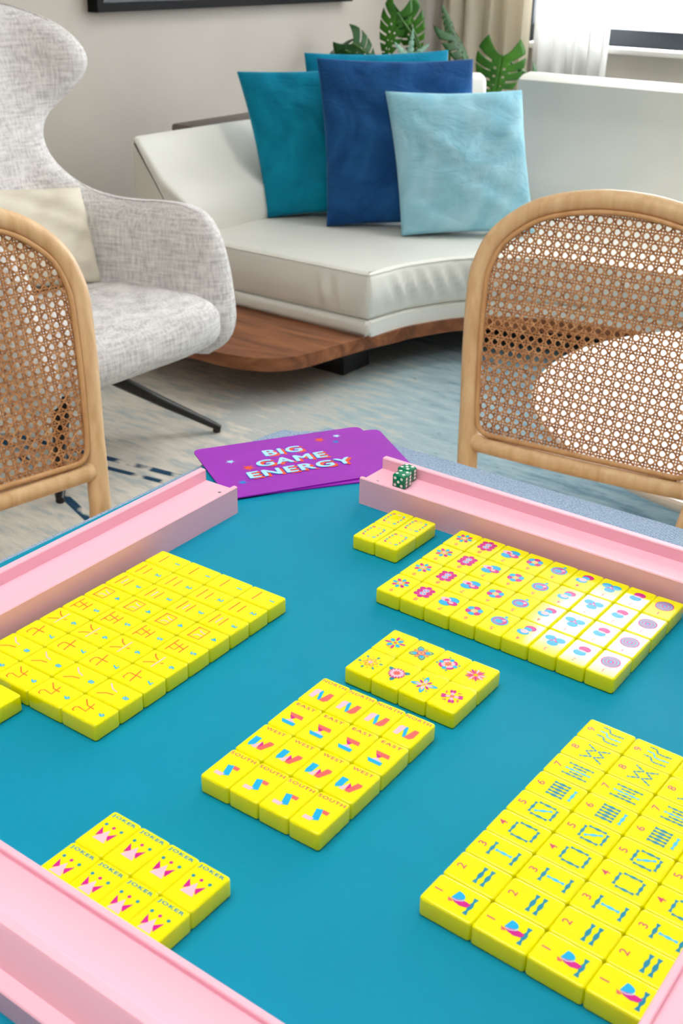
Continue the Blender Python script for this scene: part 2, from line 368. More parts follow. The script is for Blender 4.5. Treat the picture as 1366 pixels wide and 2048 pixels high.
# ------------------------------------------------------------------ racks
PROF = [(0, 0), (0, .0235), (.0008, .0243), (.0036, .0243), (.0042, .0237), (.0042, .021), (.0340, .021), (.0340, .0302), (.0347, .031), (.0394, .031), (.0402, .0303), (.0480, .0145), (.0555, .0145), (.0563, .0138), (.0563, 0)]
def rack(loc, rz, length, label):
    """local: x runs along the rack, +y points to the player (outwards)"""
    t = thing('tile_rack', label, 'tile rack', loc, rz, 'pink tile racks around the mat')
    N = len(PROF); verts = [(x, y, z) for x in (0, length) for y, z in PROF]
    faces = [(i, (i + 1) % N, N + (i + 1) % N, N + i) for i in range(N)] + [tuple(range(N))[::-1], tuple(range(N, 2 * N))]
    bm = bmesh.new(); me = bpy.data.meshes.new('tmp'); me.from_pydata(verts, [], faces); bm.from_mesh(me); bpy.data.meshes.remove(me)
    sharp(mesh_obj('rack_body', bm, PINK, t), 30)
    GREY = mat('rack_hole_grey', (120, 112, 116), .6, .3)
    for x in (.012, length - .012):
        from_data('pin_hole', [(x + .0015 * math.cos(a), .0085 + .0024 * math.sin(a), .02112) for a in [i * math.pi / 6 for i in range(12)]], [tuple(range(12))], GREY, t)
    return t
RL = .424
r1 = rack((-.5735, .6535, TZ), math.radians(-90) + .026, RL, 'pink tile rack along the left table edge beside the purple cards')
r1.scale = (1, -1, 1)
r2 = rack((-.504, .7315, TZ), -.012, RL, 'pink tile rack holding two green dice, in front of the right cane chair')
r3 = rack((-.105, .2635, TZ), math.radians(180), RL, 'pink tile rack in the lower left corner beside the joker tiles')
r4 = rack((-.0925, .30, TZ), math.radians(90), RL, 'pink tile rack in the lower right corner beside the bamboo tiles')
r4.scale = (1, -1, 1)
for r_ in (r1, r4):      # bake the mirroring into the meshes so that no object carries a negative scale
    r_.scale = (1, 1, 1)
    for c in r_.children:
        c.data.transform(Matrix.Scale(-1, 4, (0, 1, 0))); c.data.flip_normals()

# ------------------------------------------------------------------ dice
DGREEN = mat('dice_green', (0, 128, 88), .15, .5, sss=.0); DWHITE = mat('dice_white', (238, 244, 238), .4, .3)
def die(loc, rz, faces_vals, label):
    t = thing('die', label, 'die', loc, rz, 'green dice on the rack')
    s = .0125; bm = bmesh.new(); bm_box(bm, -s / 2, s / 2, -s / 2, s / 2, 0, s)
    bmesh.ops.bevel(bm, geom=bm.edges[:], offset=.0018, segments=3, affect='EDGES', profile=.5); cb = mesh_obj('cube_body', bm, DGREEN, t)
    pos = {1: [(0, 0)], 2: [(-1, 1), (1, -1)], 3: [(-1, 1), (0, 0), (1, -1)], 4: [(-1, -1), (-1, 1), (1, -1), (1, 1)], 5: [(-1, -1), (-1, 1), (1, -1), (1, 1), (0, 0)], 6: [(-1, -1), (-1, 0), (-1, 1), (1, -1), (1, 0), (1, 1)]}
    for nrm, val in faces_vals:
        n = Vector(nrm); a = Vector((0, 0, 1)).cross(n) if abs(n.z) < .5 else Vector((1, 0, 0)); b = n.cross(a)
        for px, py in pos[val]:
            c = Vector((0, 0, s / 2)) + n * (s / 2 + .00004) + a * px * .0031 + b * py * .0031
            from_data('pip', [c + a * (.00135 * math.cos(q)) + b * (.00135 * math.sin(q)) for q in [k * math.pi / 5 for k in range(10)]], [tuple(range(10))], DWHITE, cb, smooth=False)
    return t
die((-.4700, .7450, TZ + .021), .05, [((0, 0, 1), 4), ((0, -1, 0), 5), ((1, 0, 0), 6)], 'nearer green die with white pips on the pink rack, four up')
die((-.4735, .7580, TZ + .021), -.12, [((0, 0, 1), 5), ((0, -1, 0), 4), ((1, 0, 0), 6)], 'farther green die with white pips on the pink rack, five up')

# ------------------------------------------------------------------ drawing kit for prints (millimetres, y up)
_font_cache = {}
def text_polys(s, size, bold=0.0, xs=1.0, spacing=1.0, width=0):
    key = (s, size, bold, xs, spacing, width)
    if key in _font_cache: return _font_cache[key]
    cu = bpy.data.curves.new('txt', 'FONT'); cu.body = s; cu.size = 1.0; cu.align_x = 'CENTER'; cu.align_y = 'CENTER'; cu.offset = bold; cu.resolution_u = 3; cu.space_character = spacing
    o = bpy.data.objects.new('txt', cu); COL.objects.link(o)
    dg = bpy.context.evaluated_depsgraph_get(); me = o.evaluated_get(dg).to_mesh()
    vs_ = [(v.co.x, v.co.y) for v in me.vertices]; fs = [tuple(p.vertices) for p in me.polygons]
    o.evaluated_get(dg).to_mesh_clear(); bpy.data.objects.remove(o); bpy.data.curves.remove(cu)
    xx = [v[0] for v in vs_]; yy = [v[1] for v in vs_]; cx, cy = (min(xx) + max(xx)) / 2, (min(yy) + max(yy)) / 2; h = (max(yy) - min(yy)) or 1
    k = size / h
    if width: xs = width / ((max(xx) - min(xx)) * k)
    vs_ = [((x - cx) * k * xs, (y - cy) * k) for x, y in vs_]
    _font_cache[key] = (vs_, fs); return vs_, fs
class Sym:
    def __init__(s, z0=0.02): s.v = []; s.f = []; s.m = []; s.cols = []; s.z = z0
    def ci(s, c):
        if c not in s.cols: s.cols.append(c)
        return s.cols.index(c)
    def add(s, pts, faces, col, dz=.012):
        b = len(s.v); s.v += [(x, y, s.z) for x, y in pts]
        for f in faces: s.f.append(tuple(b + i for i in f)); s.m.append(s.ci(col))
        s.z += dz; return s
    def poly(s, pts, col):
        ar = sum(pts[i][0] * pts[(i + 1) % len(pts)][1] - pts[(i + 1) % len(pts)][0] * pts[i][1] for i in range(len(pts)))
        if ar < 0: pts = pts[::-1]
        return s.add(pts, [tuple(range(len(pts)))], col)
    def ell(s, cx, cy, rx, ry, col, rot=0, n=20):
        c, q = math.cos(rot), math.sin(rot)
        return s.poly([(cx + rx * math.cos(t) * c - ry * math.sin(t) * q, cy + rx * math.cos(t) * q + ry * math.sin(t) * c) for t in [2 * math.pi * k / n for k in range(n)]], col)
    def petal(s, cx, cy, r0, r1, wd, ang, col, n=8):
        pts = []
        for k in range(n + 1):
            t = k / n; pts.append((r0 + (r1 - r0) * t, wd / 2 * math.sin(math.pi * t) ** .75))
        pts += [(x, -y) for x, y in pts[1:-1]][::-1]
        c, q = math.cos(ang), math.sin(ang)
        return s.poly([(cx + x * c - y * q, cy + x * q + y * c) for x, y in pts], col)
    def line(s, pts, wd, col):
        n = len(pts); L, R = [], []
        for i in range(n):
            a = pts[max(i - 1, 0)]; b = pts[min(i + 1, n - 1)]; dx, dy = b[0] - a[0], b[1] - a[1]; l = math.hypot(dx, dy) or 1
            px, py = -dy / l * wd / 2, dx / l * wd / 2
            L.append((pts[i][0] + px, pts[i][1] + py)); R.append((pts[i][0] - px, pts[i][1] - py))
        return s.add(L + R, [(i, n + i, n + i + 1, i + 1) for i in range(n - 1)], col)
    def bam(s, cx, cy, ln, wd, ang, col):
        h = ln / 2; half = [(-h, .5), (-h * .86, .42), (-h * .5, .2), (-h * .12, .5), (h * .12, .5), (h * .5, .2), (h * .86, .42), (h, .5)]
        n = len(half); pts = [(x, y * wd) for x, y in half] + [(x, -y * wd) for x, y in half]
        c, q = math.cos(ang), math.sin(ang); pts = [(cx + x * c - y * q, cy + x * q + y * c) for x, y in pts]
        return s.add(pts, [(i, n + i, n + i + 1, i + 1) for i in range(n - 1)], col)
    def bamto(s, x0, y0, x1, y1, wd, col): return s.bam((x0 + x1) / 2, (y0 + y1) / 2, math.hypot(x1 - x0, y1 - y0), wd, math.atan2(y1 - y0, x1 - x0), col)
    def text(s, t, cx, cy, size, col, bold=0, xs=1.0, rot=0, spacing=1.0, width=0):
        v, f = text_polys(t, size, bold, xs, spacing, width); c, q = math.cos(rot), math.sin(rot)
        return s.add([(cx + x * c - y * q, cy + x * q + y * c) for x, y in v], f, col)
    def mesh(s, name, k=.001):
        me = bpy.data.meshes.new(name); me.from_pydata([(x * k, y * k, z * k) for x, y, z in s.v], [], s.f)
        for c in s.cols: me.materials.append(INK[c])
        for p, mi in zip(me.polygons, s.m): p.material_index = mi
        me.update(); return me

# ------------------------------------------------------------------ tiles
PW, PL, TH = .02075, .0299, .0120
BW, BL = .02068, .02978
bm = bmesh.new(); bm_box(bm, -BW / 2, BW / 2, -BL / 2, BL / 2, 0, TH)
bmesh.ops.bevel(bm, geom=[e for e in bm.edges if abs(e.verts[0].co.z - e.verts[1].co.z) > 1e-5], offset=.0020, segments=3, affect='EDGES', profile=.5)
bmesh.ops.bevel(bm, geom=[e for e in bm.edges if abs(e.verts[0].co.z - e.verts[1].co.z) < 1e-6 and (abs(e.verts[0].co.z) < 1e-6 or abs(e.verts[0].co.z - TH) < 1e-6)], offset=.0014, segments=4, affect='EDGES', profile=.5)
bmesh.ops.recalc_face_normals(bm, faces=bm.faces[:])
TILE_ME = bpy.data.meshes.new('tile_body'); bm.to_mesh(TILE_ME); bm.free(); TILE_ME.materials.append(YEL)
for p in TILE_ME.polygons: p.use_smooth = not (len(p.vertices) > 4)

def dot_sym(n):
    s = Sym(); y = -2.5
    if n == 1:
        for r, c in ((6.6, 'mag'), (5.7, 'grey'), (4.2, 'mag'), (3.6, 'grey'), (2.2, 'mag'), (1.2, 'blue')): s.ell(0, y, r, r, c, n=28)
    elif n == 2:
        s.ell(-.6, y - 3.2, 4.3, 3.4, 'mag'); s.ell(.6, y + 2.4, 4.5, 3.6, 'blue'); s.ell(0, y - .5, 3.0, .9, 'pink')
    elif n == 3:
        for k, (a, b) in enumerate(((-3.4, -2.2), (3.4, -2.2), (-.4, 3.2))): s.ell(a, y + b, 4.0, 3.3, 'blue')
        for a in (math.pi / 2 + .1, math.pi + .5, -.5): s.petal(0, y - .6, 0, 3.4, 1.3, a + math.pi, 'mag')
        s.ell(0, y - .6, .7, .7, 'pink')
    elif n == 4:
        s.ell(-1.2, y - 3.8, 4.2, 3.5, 'mag'); s.ell(-.2, y - 1.8, 3.0, 2.4, 'blue'); s.ell(1.2, y + 3.0, 4.4, 3.4, 'blue'); s.ell(.8, y + 1.6, 2.9, 2.4, 'pink')
    elif n == 5:
        s.ell(0, y + .6, 6.3, 5.7, 'blue'); s.ell(0, y + .6, 5.2, 4.6, 'mag'); s.ell(.5, y + .9, 3.9, 3.4, 'grey'); s.ell(-.4, y + 0, 2.9, 2.2, 'mag'); s.ell(.3, y + .9, 2.5, 2.2, 'blue'); s.ell(-2.4, y - 1.4, 1.3, 1.2, 'pink'); s.ell(-1.6, y - 6.4, 1.3, 1.1, 'blue')
    elif n == 6:
        for k in range(6): s.ell(4.3 * math.cos(k * math.pi / 3 + .52), y + 4.2 * math.sin(k * math.pi / 3 + .52), 2.6, 2.0, 'blue' if k % 2 else 'mag', k * math.pi / 3 + .52 + 1.57)
        for k in range(6): s.petal(0, y, .4, 2.4, .9, k * math.pi / 3 + .52, 'pink')
    elif n == 7:
        s.ell(-1.6, y - 3.0, 4.8, 3.6, 'blue'); s.ell(1.6, y + 3.2, 4.8, 3.6, 'blue'); s.ell(3.4, y - 1.4, 4.0, 2.7, 'pink'); s.ell(-3.4, y + 1.2, 4.0, 2.7, 'mag'); s.ell(2.2, y - .8, 1.8, 1.6, 'mag'); s.ell(-2.2, y + .8, 1.8, 1.5, 'pink'); s.ell(0, y, .9, .9, 'tan')
    elif n == 8:
        for k in range(3):
            for sx in (-1, 1): s.ell(sx * 4.0, y + (k - 1) * 4.2, 2.3, 2.2, 'mag')
        s.ell(0, y + 6.2, 2.2, 2.0, 'mag'); s.ell(0, y - 6.2, 2.2, 2.0, 'mag')
        for q in (-2.3, 2.3): s.ell(0, y + q, 2.6, 2.3, 'pink'); s.ell(0, y + q, 2.0, 1.7, 'blue'); s.ell(0, y + q, 1.1, .9, 'pink')
    elif n == 9:
        for k in range(8): s.ell(4.7 * math.cos(k * math.pi / 4), y + 4.7 * math.sin(k * math.pi / 4), 2.0, 1.4, 'mag' if k % 2 else 'blue', k * math.pi / 4)
        for k in range(8): s.petal(0, y, 1.4, 3.2, .9, k * math.pi / 4, 'tan')
        s.ell(0, y, 1.5, 1.5, 'pink')
    return s
def bam_sym(n):
    s = Sym(); T = 'teal'; L = 'sky'; H = 0.0; V = math.pi / 2; W_ = 2.0
    if n == 1:
        s.bam(-.5, -8.8, 12.0, 2.6, H, T)
        s.poly([(-3.6 + .0, 2.2), (-1.2, 3.4), (-1.9, .6), (-2.8, .2)], 'coral')
        s.poly([(-.9, 1.9), (-2.6, -.8), (-3.2, -4.2), (-2.2, -7.6), (.4, -8.6), (.9, -6.0), (.6, -3.0), (-.2, .2)], 'mag')
        s.poly([(-.6, 2.0)] + [(-.6 + 5.6 * t + 0, 2.0 - 1.2 * t) for t in (1.0,)] + [(4.9, -.9), (4.2, -2.8), (2.8, -4.0), (1.2, -3.8), (0, -2.0), (-.6, .2)], 'blue')
        s.line([(-1.0, 1.2), (-1.2, -1.2), (.1, -3.6), (1.4, -4.4)], .45, 'ice')
    elif n == 2:
        for y in (-1.4, -5.6): s.bam(0, y, 12.5, 2.5, H, T)
    elif n == 3:
        s.bam(0, 4.0, 10.5, 2.2, H, T); s.bam(0, -9.6, 10.5, 2.2, H, T); s.bam(0, -2.8, 9.5, 2.0, V, L)
    elif n in (4, 5):
        s.bam(0, 3.4, 9.4, 1.9, H, T); s.bam(0, -9.4, 9.4, 1.9, H, T); s.bam(-5.4, -3, 10.0, 1.8, V, T); s.bam(5.4, -3, 10.0, 1.8, V, T)
        if n == 5: s.bamto(-2.4, 1.2, 2.6, -7.2, 1.9, L)
    elif n == 6:
        for k in range(5): s.bam(-5.4 + 2.7 * k, -1.2, 9.8, 2.1, V, T)
        s.bam(0, -9.8, 10.0, 2.0, H, L)
    elif n == 7:
        for x, y in ((5.0, 1.2), (0, 1.2), (-5.0, 1.2), (2.5, -2.4), (-2.5, -2.4), (5.0, -6.0), (0, -6.0), (-5.0, -6.0))[:8]:
            s.bam(x, y, 8.0, 1.5, V, L if (x, y) in ((0, 1.2), (0, -6.0)) else T)
    elif n == 8:
        for sg, oy in ((1, 1.0), (-1, -6.4)):
            pts = [(-6.4, oy + sg * 3.0), (-3.2, oy - sg * 3.0), (0, oy + sg * 1.8), (3.2, oy - sg * 3.0), (6.4, oy + sg * 3.0)]
            for a, b_ in zip(pts[:-1], pts[1:]): s.bamto(*a, *b_, 1.3, T)
    elif n == 9:
        for k, dx in enumerate((-4.4, 0, 4.4)):
            pts = [(dx + 1.6, 4.6), (dx + 1.6, .6), (dx - 1.6, -1.4), (dx - 1.8, -4.4), (dx - 1.2, -9.6)]
            for a, b_ in zip(pts[:-1], pts[1:]): s.bamto(*a, *b_, 1.3, L if k == 1 else T)
    return s
def crak_sym(n):
    s = Sym(); C = 'orange'; P = 'pink'; w_ = .75; y = -4
    def l(p, c=C, w2=w_): s.line([(a, b + y) for a, b in p], w2, c)
    if n == 1: l([(-6, 0), (6, 0)])
    elif n == 2: l([(-5, 3), (5, 3)]); l([(-6.5, -3.5), (6.5, -3.5)])
    elif n == 3: l([(-5.5, 4), (5.5, 4)]); l([(-4, 0), (4, 0)], P, 1.0); l([(-6.5, -4), (6.5, -4)])
    elif n == 4:
        l([(-6, -5), (-6, 5), (6, 5), (6, -5)]); l([(-6.6, -4.4), (6.6, -4.4)]); l([(-1.5, 4.4), (-2, 1), (-3.6, -1.6)], P, .9); l([(1.8, 4.4), (1.8, -.6), (4, -1.4)], P, .9)
    elif n == 5:
        l([(-5, 5), (5, 5)]); l([(0, 5), (-2, -5)]); l([(-4.5, .6), (4, .6), (3.4, -5)]); l([(-7, -5), (7, -5)])
    elif n == 6:
        l([(-.6, 6), (.8, 4.2)], C, .9); l([(-7, 2), (7, 2)], P, .9); l([(-1.5, .6), (-3, -3), (-6, -6)]); l([(1.5, .6), (3.5, -3), (6, -6)])
    elif n == 7:
        l([(-7, 0), (6, 2.4)]); l([(-1, 6), (-1, -3.4), (0, -4.6), (4.6, -4.6), (5.4, -3)])
    elif n == 8:
        l([(-1.8, 4.5), (-2.6, 0), (-6.4, -5)], P, .9); l([(1.6, 5), (2.6, 0), (6.4, -5)])
    elif n == 9:
        l([(-1.5, 6), (-1.8, 0), (-6, -5)]); l([(-5.4, 2.5), (3, 3.4), (2.4, -3.4), (4, -5), (6.4, -4.4), (6.8, -2.6)])
    return s
def num_sym(n, col, size=4.6, bold=.012, y=9.6):
    return Sym().text(str(n), 0, y, size, col, bold, 1.1)
def wind_sym(k):
    s = Sym(); y = -3
    A = lambda p, c: s.poly([(a, b + y) for a, b in p], c)
    if k == 'NORTH':
        A([(-6.6, -4.6), (-3.4, -4.6), (-2.0, 4.8), (-5.4, 4.8), (-6.6, 3.2)], 'pink'); A([(-2.2, 4.8), (-1.0, 4.8), (1.7, -3.2), (1.6, -4.8), (.2, -4.8), (-2.6, 2.2)], 'blue'); A([(1.2, -4.8), (4.8, -4.8), (6.6, -2.6), (6.6, 4.8), (3.4, 4.8)], 'coral')
    elif k == 'EAST':
        A([(-5.0, 5.6), (4.6, 5.6), (5.6, 2.2), (-2.6, 2.2)], 'coral'); A([(-3.6, 3.2), (1.2, 2.2), (-.4, -.6)], 'mag'); A([(-3.4, -2.6), (-.4, .2), (3.2, -1.8), (2.6, -2.6)], 'pink'); A([(-5.6, -2.4), (4.6, -2.4), (4.6, -5.4), (-3.6, -5.4)], 'blue')
    elif k == 'WEST':
        A([(-7.0, 4.6), (-2.6, 4.6), (-2.8, -2.6), (-6.0, -5.0), (-7.0, -2.6)], 'blue'); A([(-4.0, -4.8), (-.2, 2.4), (-.4, -4.8)], 'pink'); A([(-.4, 2.6), (2.4, -.4), (.2, -4.2)], 'mag'); A([(.2, -4.8), (3.6, -4.8), (6.8, 2.6), (6.6, 4.6), (3.2, 4.6), (1.4, -1.6)], 'coral')
    else:
        A([(-.6, 5.6), (5.0, 5.6), (5.0, 2.8), (1.0, 2.8)], 'coral'); A([(-3.0, 4.4), (.6, 5.6), (3.4, -2.8), (-.4, -4.6)], 'blue'); A([(-5.6, -2.8), (.4, -2.8), (-.4, -5.6), (-5.6, -5.6)], 'pink')
    return s
def crown_sym():
    s = Sym(); y = -3.2
    A = lambda p, c: s.poly([(a, b + y) for a, b in p], c)
    A([(-4.8, -1.6), (-5.9, 5.4), (-2.0, 1.3)], 'mag'); A([(3.8, -1.8), (4.9, 5.3), (1.0, 1.3)], 'mag')
    A([(-4.7, -3.6), (3.7, -3.6), (-.5, 5.4)], 'pink')
    s.ell(-5.8, y + 7.7, 1.0, 1.0, 'teal', n=12); s.ell(-.3, y + 7.6, 1.0, 1.0, 'mag', n=12); s.ell(5.2, y + 7.7, 1.0, 1.0, 'teal', n=12)
    return s
def soap_sym():
    s = Sym(); cols = ['mag', 'pink', 'blue', 'mag', 'blue', 'mag', 'blue', 'pink', 'mag', 'blue', 'mag', 'blue']
    cs = [(-5.4, -7.4), (0, -7.8), (5.4, -7.4), (5.8, -3), (5.8, 1), (5.8, 4.4), (5.2, 7.6), (0, 7.8), (-5.2, 7.6), (-5.8, 3.8), (-5.8, 0), (-5.8, -3.8)]
    for (x, y), c in zip(cs, cols):
        if abs(x) > 5 and abs(y) > 7:
            sx, sy = math.copysign(1, x), math.copysign(1, y)
            s.poly([(x - sx * 2.2, y), (x - sx * .6, y + sy * .9), (x + sx * .9, y), (x + sx * .6, y - sy * 2.0), (x - sx * .3, y - sy * 1.0)], c)
        elif abs(x) > 5: s.ell(x, y, .65, 1.25, c, n=10)
        else: s.ell(x, y, 1.5, .6, c, n=10)
    return s
def flower_sym(k):
    s = Sym(); P2 = 2 * math.pi
    if k == 0:
        for a in range(4): s.petal(0, 0, 2.4, 7.8, 1.9, a * P2 / 4 + .2, 'mag'); s.ell(4 * math.cos(a * P2 / 4 + .98), 4 * math.sin(a * P2 / 4 + .98), 2.0, 1.5, 'blue', a * P2 / 4 + .98)
        for a in (0, 1): s.line([(6.4 * math.cos(t) , 6.4 * math.sin(t)) for t in [a * math.pi + .9 + .12 * q for q in range(8)]], .5, 'coral')
        s.ell(0, 0, 1.2, 1.2, 'coral')
    elif k == 1:
        for a in range(4):
            an = a * P2 / 4 + .6
            s.petal(0, 0, 1.5, 8.4, 4.6, an, 'teal'); s.petal(0, 0, 1.5, 7.4, 3.4, an, 'yel'); s.petal(0, 0, 2.0, 6.4, 2.8, an, 'blue')
            s.petal(0, 0, 3.0, 6.4, 2.2, an + P2 / 8, 'coral'); s.petal(0, 0, 3.0, 5.6, 1.4, an + P2 / 8, 'tan')
        s.ell(0, 0, 2.9, 2.9, 'mag'); s.ell(0, 0, 2.2, 2.2, 'tan'); s.ell(0, 0, 1.0, 1.0, 'coral')
    elif k == 2:
        for a in range(4):
            an = a * P2 / 4
            s.ell(5.2 * math.cos(an), 5.2 * math.sin(an), 1.6, 1.5, 'blue', an); s.ell(4.9 * math.cos(an + .78), 4.9 * math.sin(an + .78), 1.5, 2.6, 'mag', an + .78)
            s.ell(3.2 * math.cos(an + .78), 3.2 * math.sin(an + .78), 1.4, 2.2, 'pink', an + .78); s.ell(7.4 * math.cos(an + .35), 7.4 * math.sin(an + .35), .7, .7, 'teal')
        for a in range(6): s.petal(0, 0, .3, 2.6, 1.2, a * P2 / 6, 'coral')
    elif k == 3:
        for a in range(18): s.petal(0, 0, 1.4, 7.2 if a % 2 else 6.2, 1.5, a * P2 / 18, ('coral', 'pink', 'coral', 'mag')[a % 4])
        for a in range(8): s.ell(1.4 * math.cos(a * P2 / 8), 1.4 * math.sin(a * P2 / 8), .35, .35, 'orange', n=8)
    elif k == 4:
        for a in range(6):
            an = a * P2 / 6 + .3; s.petal(0, 0, 5.8, 8.6, 1.5, an, 'teal')
            s.line([((2.2 + 2.6 * math.sin(math.pi * t)) * math.cos(an + (t - .5) * 1.0), (2.2 + 2.6 * math.sin(math.pi * t)) * math.sin(an + (t - .5) * 1.0)) for t in [q / 8 for q in range(9)]], .45, 'coral')
            s.ell(6.6 * math.cos(an + .5), 6.6 * math.sin(an + .5), .45, .45, 'orange', n=8)
        for a in range(6): s.petal(0, 0, .2, 2.0, 1.1, a * P2 / 6, 'pink')
    elif k == 5:
        for a in range(3): s.petal(0, 0, 4.0, 8.8, 3.0, a * P2 / 3 + .6, 'teal')
        for a in range(16): s.petal(0, 0, 2.0, 6.0, 1.9, a * P2 / 16, 'mag')
        for a in range(14): s.petal(0, 0, 1.4, 5.2, 1.7, a * P2 / 14, 'pink')
        for a in range(8): s.petal(0, 0, .2, 2.6, 1.2, a * P2 / 8, 'coral')
    elif k == 6:
        for a in range(4): s.petal(0, 0, 1.0, 9.2, 3.2, a * P2 / 4 + .25, 'blue'); s.petal(0, 0, 1.0, 6.6, 1.8, a * P2 / 4 + .25, 'yel'); s.petal(0, 0, .8, 5.6, 1.9, a * P2 / 4 + .25, 'pink')
        for a in range(4): s.petal(0, 0, 1.8, 6.0, 1.5, a * P2 / 4 + .25 + .78, 'mag')
        s.ell(0, 0, 1.1, 1.1, 'tan'); s.ell(4.8, -5.2, .5, .5, 'teal'); s.ell(-4.2, 5.6, .5, .5, 'teal')
    else:
        for a in range(4):
            an = a * P2 / 4 + .4
            s.ell(5.4 * math.cos(an + .18), 5.4 * math.sin(an + .18), 1.7, 1.0, 'mag', an); s.ell(5.4 * math.cos(an - .18), 5.4 * math.sin(an - .18), 1.7, 1.0, 'mag', an)
            s.petal(0, 0, .8, 4.4, 2.4, an, 'pink'); s.ell(5.6 * math.cos(an + .8), 5.6 * math.sin(an + .8), .8, .8, 'coral', n=8); s.ell(6.6 * math.cos(an + .66), 6.6 * math.sin(an + .66), .5, .5, 'coral', n=8)
        for a in range(8): s.petal(0, 0, .2, 1.8, .6, a * P2 / 8, 'coral')
    return s
_symmesh = {}
def symmesh(key, fn):
    if key not in _symmesh: _symmesh[key] = fn().mesh(key[0])
    return _symmesh[key]
def tile(x, y, rz, parts, label, group):
    t = bpy.data.objects.new('mahjong_tile', None); t.empty_display_size = .01; t.location = (x, y, TZ + .0001)
    t.rotation_euler = (random.uniform(-.006, .006), random.uniform(-.007, .007), rz + random.uniform(-.004, .004)); COL.objects.link(t)
    tag(t, label, 'game tile', group)
    b = bpy.data.objects.new('tile_body', TILE_ME); link(b, t)
    for key, fn in parts:
        o = bpy.data.objects.new(key[0], symmesh(key, fn)); o.location = (0, 0, TH); link(o, t)
ORD = ['first', 'second', 'third', 'fourth']; NW = ['', 'one', 'two', 'three', 'four', 'five', 'six', 'seven', 'eight', 'nine']
def rot2(dx, dy, a): return dx * math.cos(a) - dy * math.sin(a), dx * math.sin(a) + dy * math.cos(a)
def px(x, y, z):
    d = Vector((x, y, z)) - CAM_POS; Z = d.dot(FWD); return 683 + FPX * d.dot(RGT) / Z, 1024 - FPX * d.dot(UPV) / Z
def in_view(x, y, mg=.012):
    c = [px(x + a, y + b_, TZ + .008) for a in (-mg, mg) for b_ in (-mg, mg)]
    return min(p[0] for p in c) < 1366 and max(p[0] for p in c) > 0 and min(p[1] for p in c) < 2048
# craks, left block: up = +x
a0, ax, ay = .016, -.4469 - .0095, .5429
for i in range(9):
    for k in range(4):
        dx, dy = rot2(-(3 - k) * PL, -i * PW, a0)
        if not in_view(ax + dx, ay + dy): continue
        n = i + 1
        tile(ax + dx, ay + dy, -math.pi / 2 + a0, [(('symbol', 'crak', n), lambda n=n: crak_sym(n)), (('numeral', 'crak', n), lambda n=n: num_sym(n, 'blue', 4.4, .03))],
             f'yellow tile, thin coral Chinese {NW[n]} and blue {n}, {ORD[k]} from the left rack', 'yellow character tiles in the left block')
DOTN = ['', 'concentric rings', 'two stacked discs', 'three blue discs', 'figure-eight of discs', 'ringed planet', 'six-petal ring', 'four overlapping discs', 'magenta double flower', 'eight-petal ring']
# dots, right block: up = -y
a0, ax, ay = -.0105, -.2226, .6192 - .0028
for i in range(9):
    for k in range(4):
        dx, dy = rot2(-i * PW, k * PL, a0); n = i + 1
        tile(ax + dx, ay + dy, math.pi + a0, [(('symbol', 'dot', n), lambda n=n: dot_sym(n)), (('numeral', 'dot', n), lambda n=n: num_sym(n, 'coral', 4.0, .012, 9.4))],
             f'yellow tile with {DOTN[n]} and coral {n}, {ORD[3 - k]} from dice rack', 'yellow dot tiles in the right block')
# bamboos, lower right block: up = -x
a0, ax, ay = -.028, -.2062 + .0095, .3786
for i in range(9):
    for k in range(4):
        dx, dy = rot2(k * PL, i * PW, a0); n = i + 1
        if not in_view(ax + dx, ay + dy): continue
        kind = 'pink and blue bird and red 1' if n == 1 else f'{NW[n]} teal bamboo sticks and red {n}'
        tile(ax + dx, ay + dy, math.pi / 2 + a0, [(('symbol', 'bam', n), lambda n=n: bam_sym(n)), (('numeral', 'bam', n), lambda n=n: num_sym(n, 'rose', 4.6, .004, 9.8))],
             f'yellow tile with {kind}, {ORD[k]} from the left', 'yellow bamboo tiles in the lower right block')
# winds: up = +y
a0, ax, ay = .014, -.3508, .4878 - .0112
for j, wd in enumerate(('NORTH', 'EAST', 'WEST', 'SOUTH')):
    for k in range(4):
        dx, dy = rot2(k * PW, -j * PL, a0)
        tile(ax + dx, ay + dy, a0, [(('emblem', 'wind', wd), lambda wd=wd: wind_sym(wd)), (('lettering', 'wind', wd), lambda wd=wd: Sym().text(wd, 0, 11.4, 2.5, 'rose', .012, spacing=1.18, width=17.6 if len(wd) == 5 else 13.8))],
             f'yellow tile lettered {wd} with ribbon letter, {ORD[k]} from the left in its row', 'yellow wind tiles in the middle block')
# flowers
FL = ['blue-dotted magenta flower', 'teal four-point flower', 'pink flower with blue buds', 'coral daisy', 'coral outline flower with teal leaves', 'round pink flower with three teal leaves', 'blue star flower', 'pink flower with magenta hearts']
for j in range(2):
    for k in range(4):
        f_ = j * 4 + k
        tile(-.3474 + k * .02065, .5515 - j * .0292, .0, [(('flower_print', 'fl', f_), lambda f_=f_: flower_sym(f_))], f'yellow tile printed with a {FL[f_]}, block of eight', 'yellow flower tiles')
# soaps
for j in range(2):
    for k in range(2):
        tile(-.4505 + k * .0209, .7050 - j * .0292, .0, [(('border_print', 'soap', 0), soap_sym)], f'yellow tile with dashed rectangle border, {("far", "near")[j]} {("left", "right")[k]} of the block of four', 'yellow blank tiles with dashed borders')
# jokers
for j in range(2):
    for k in range(4):
        tile(-.3655 + k * .0206, .3078 - j * .0293, .0, [(('crown_print', 'jk', 0), crown_sym), (('lettering', 'jk', 0), lambda: Sym().text('JOKER', 0, 11.5, 2.7, 'teal', .03, spacing=1.18, width=16.6))],
             f'yellow tile lettered JOKER with pink crown, {ORD[k]} from the left, {("far", "near")[j]} row', 'yellow joker tiles')
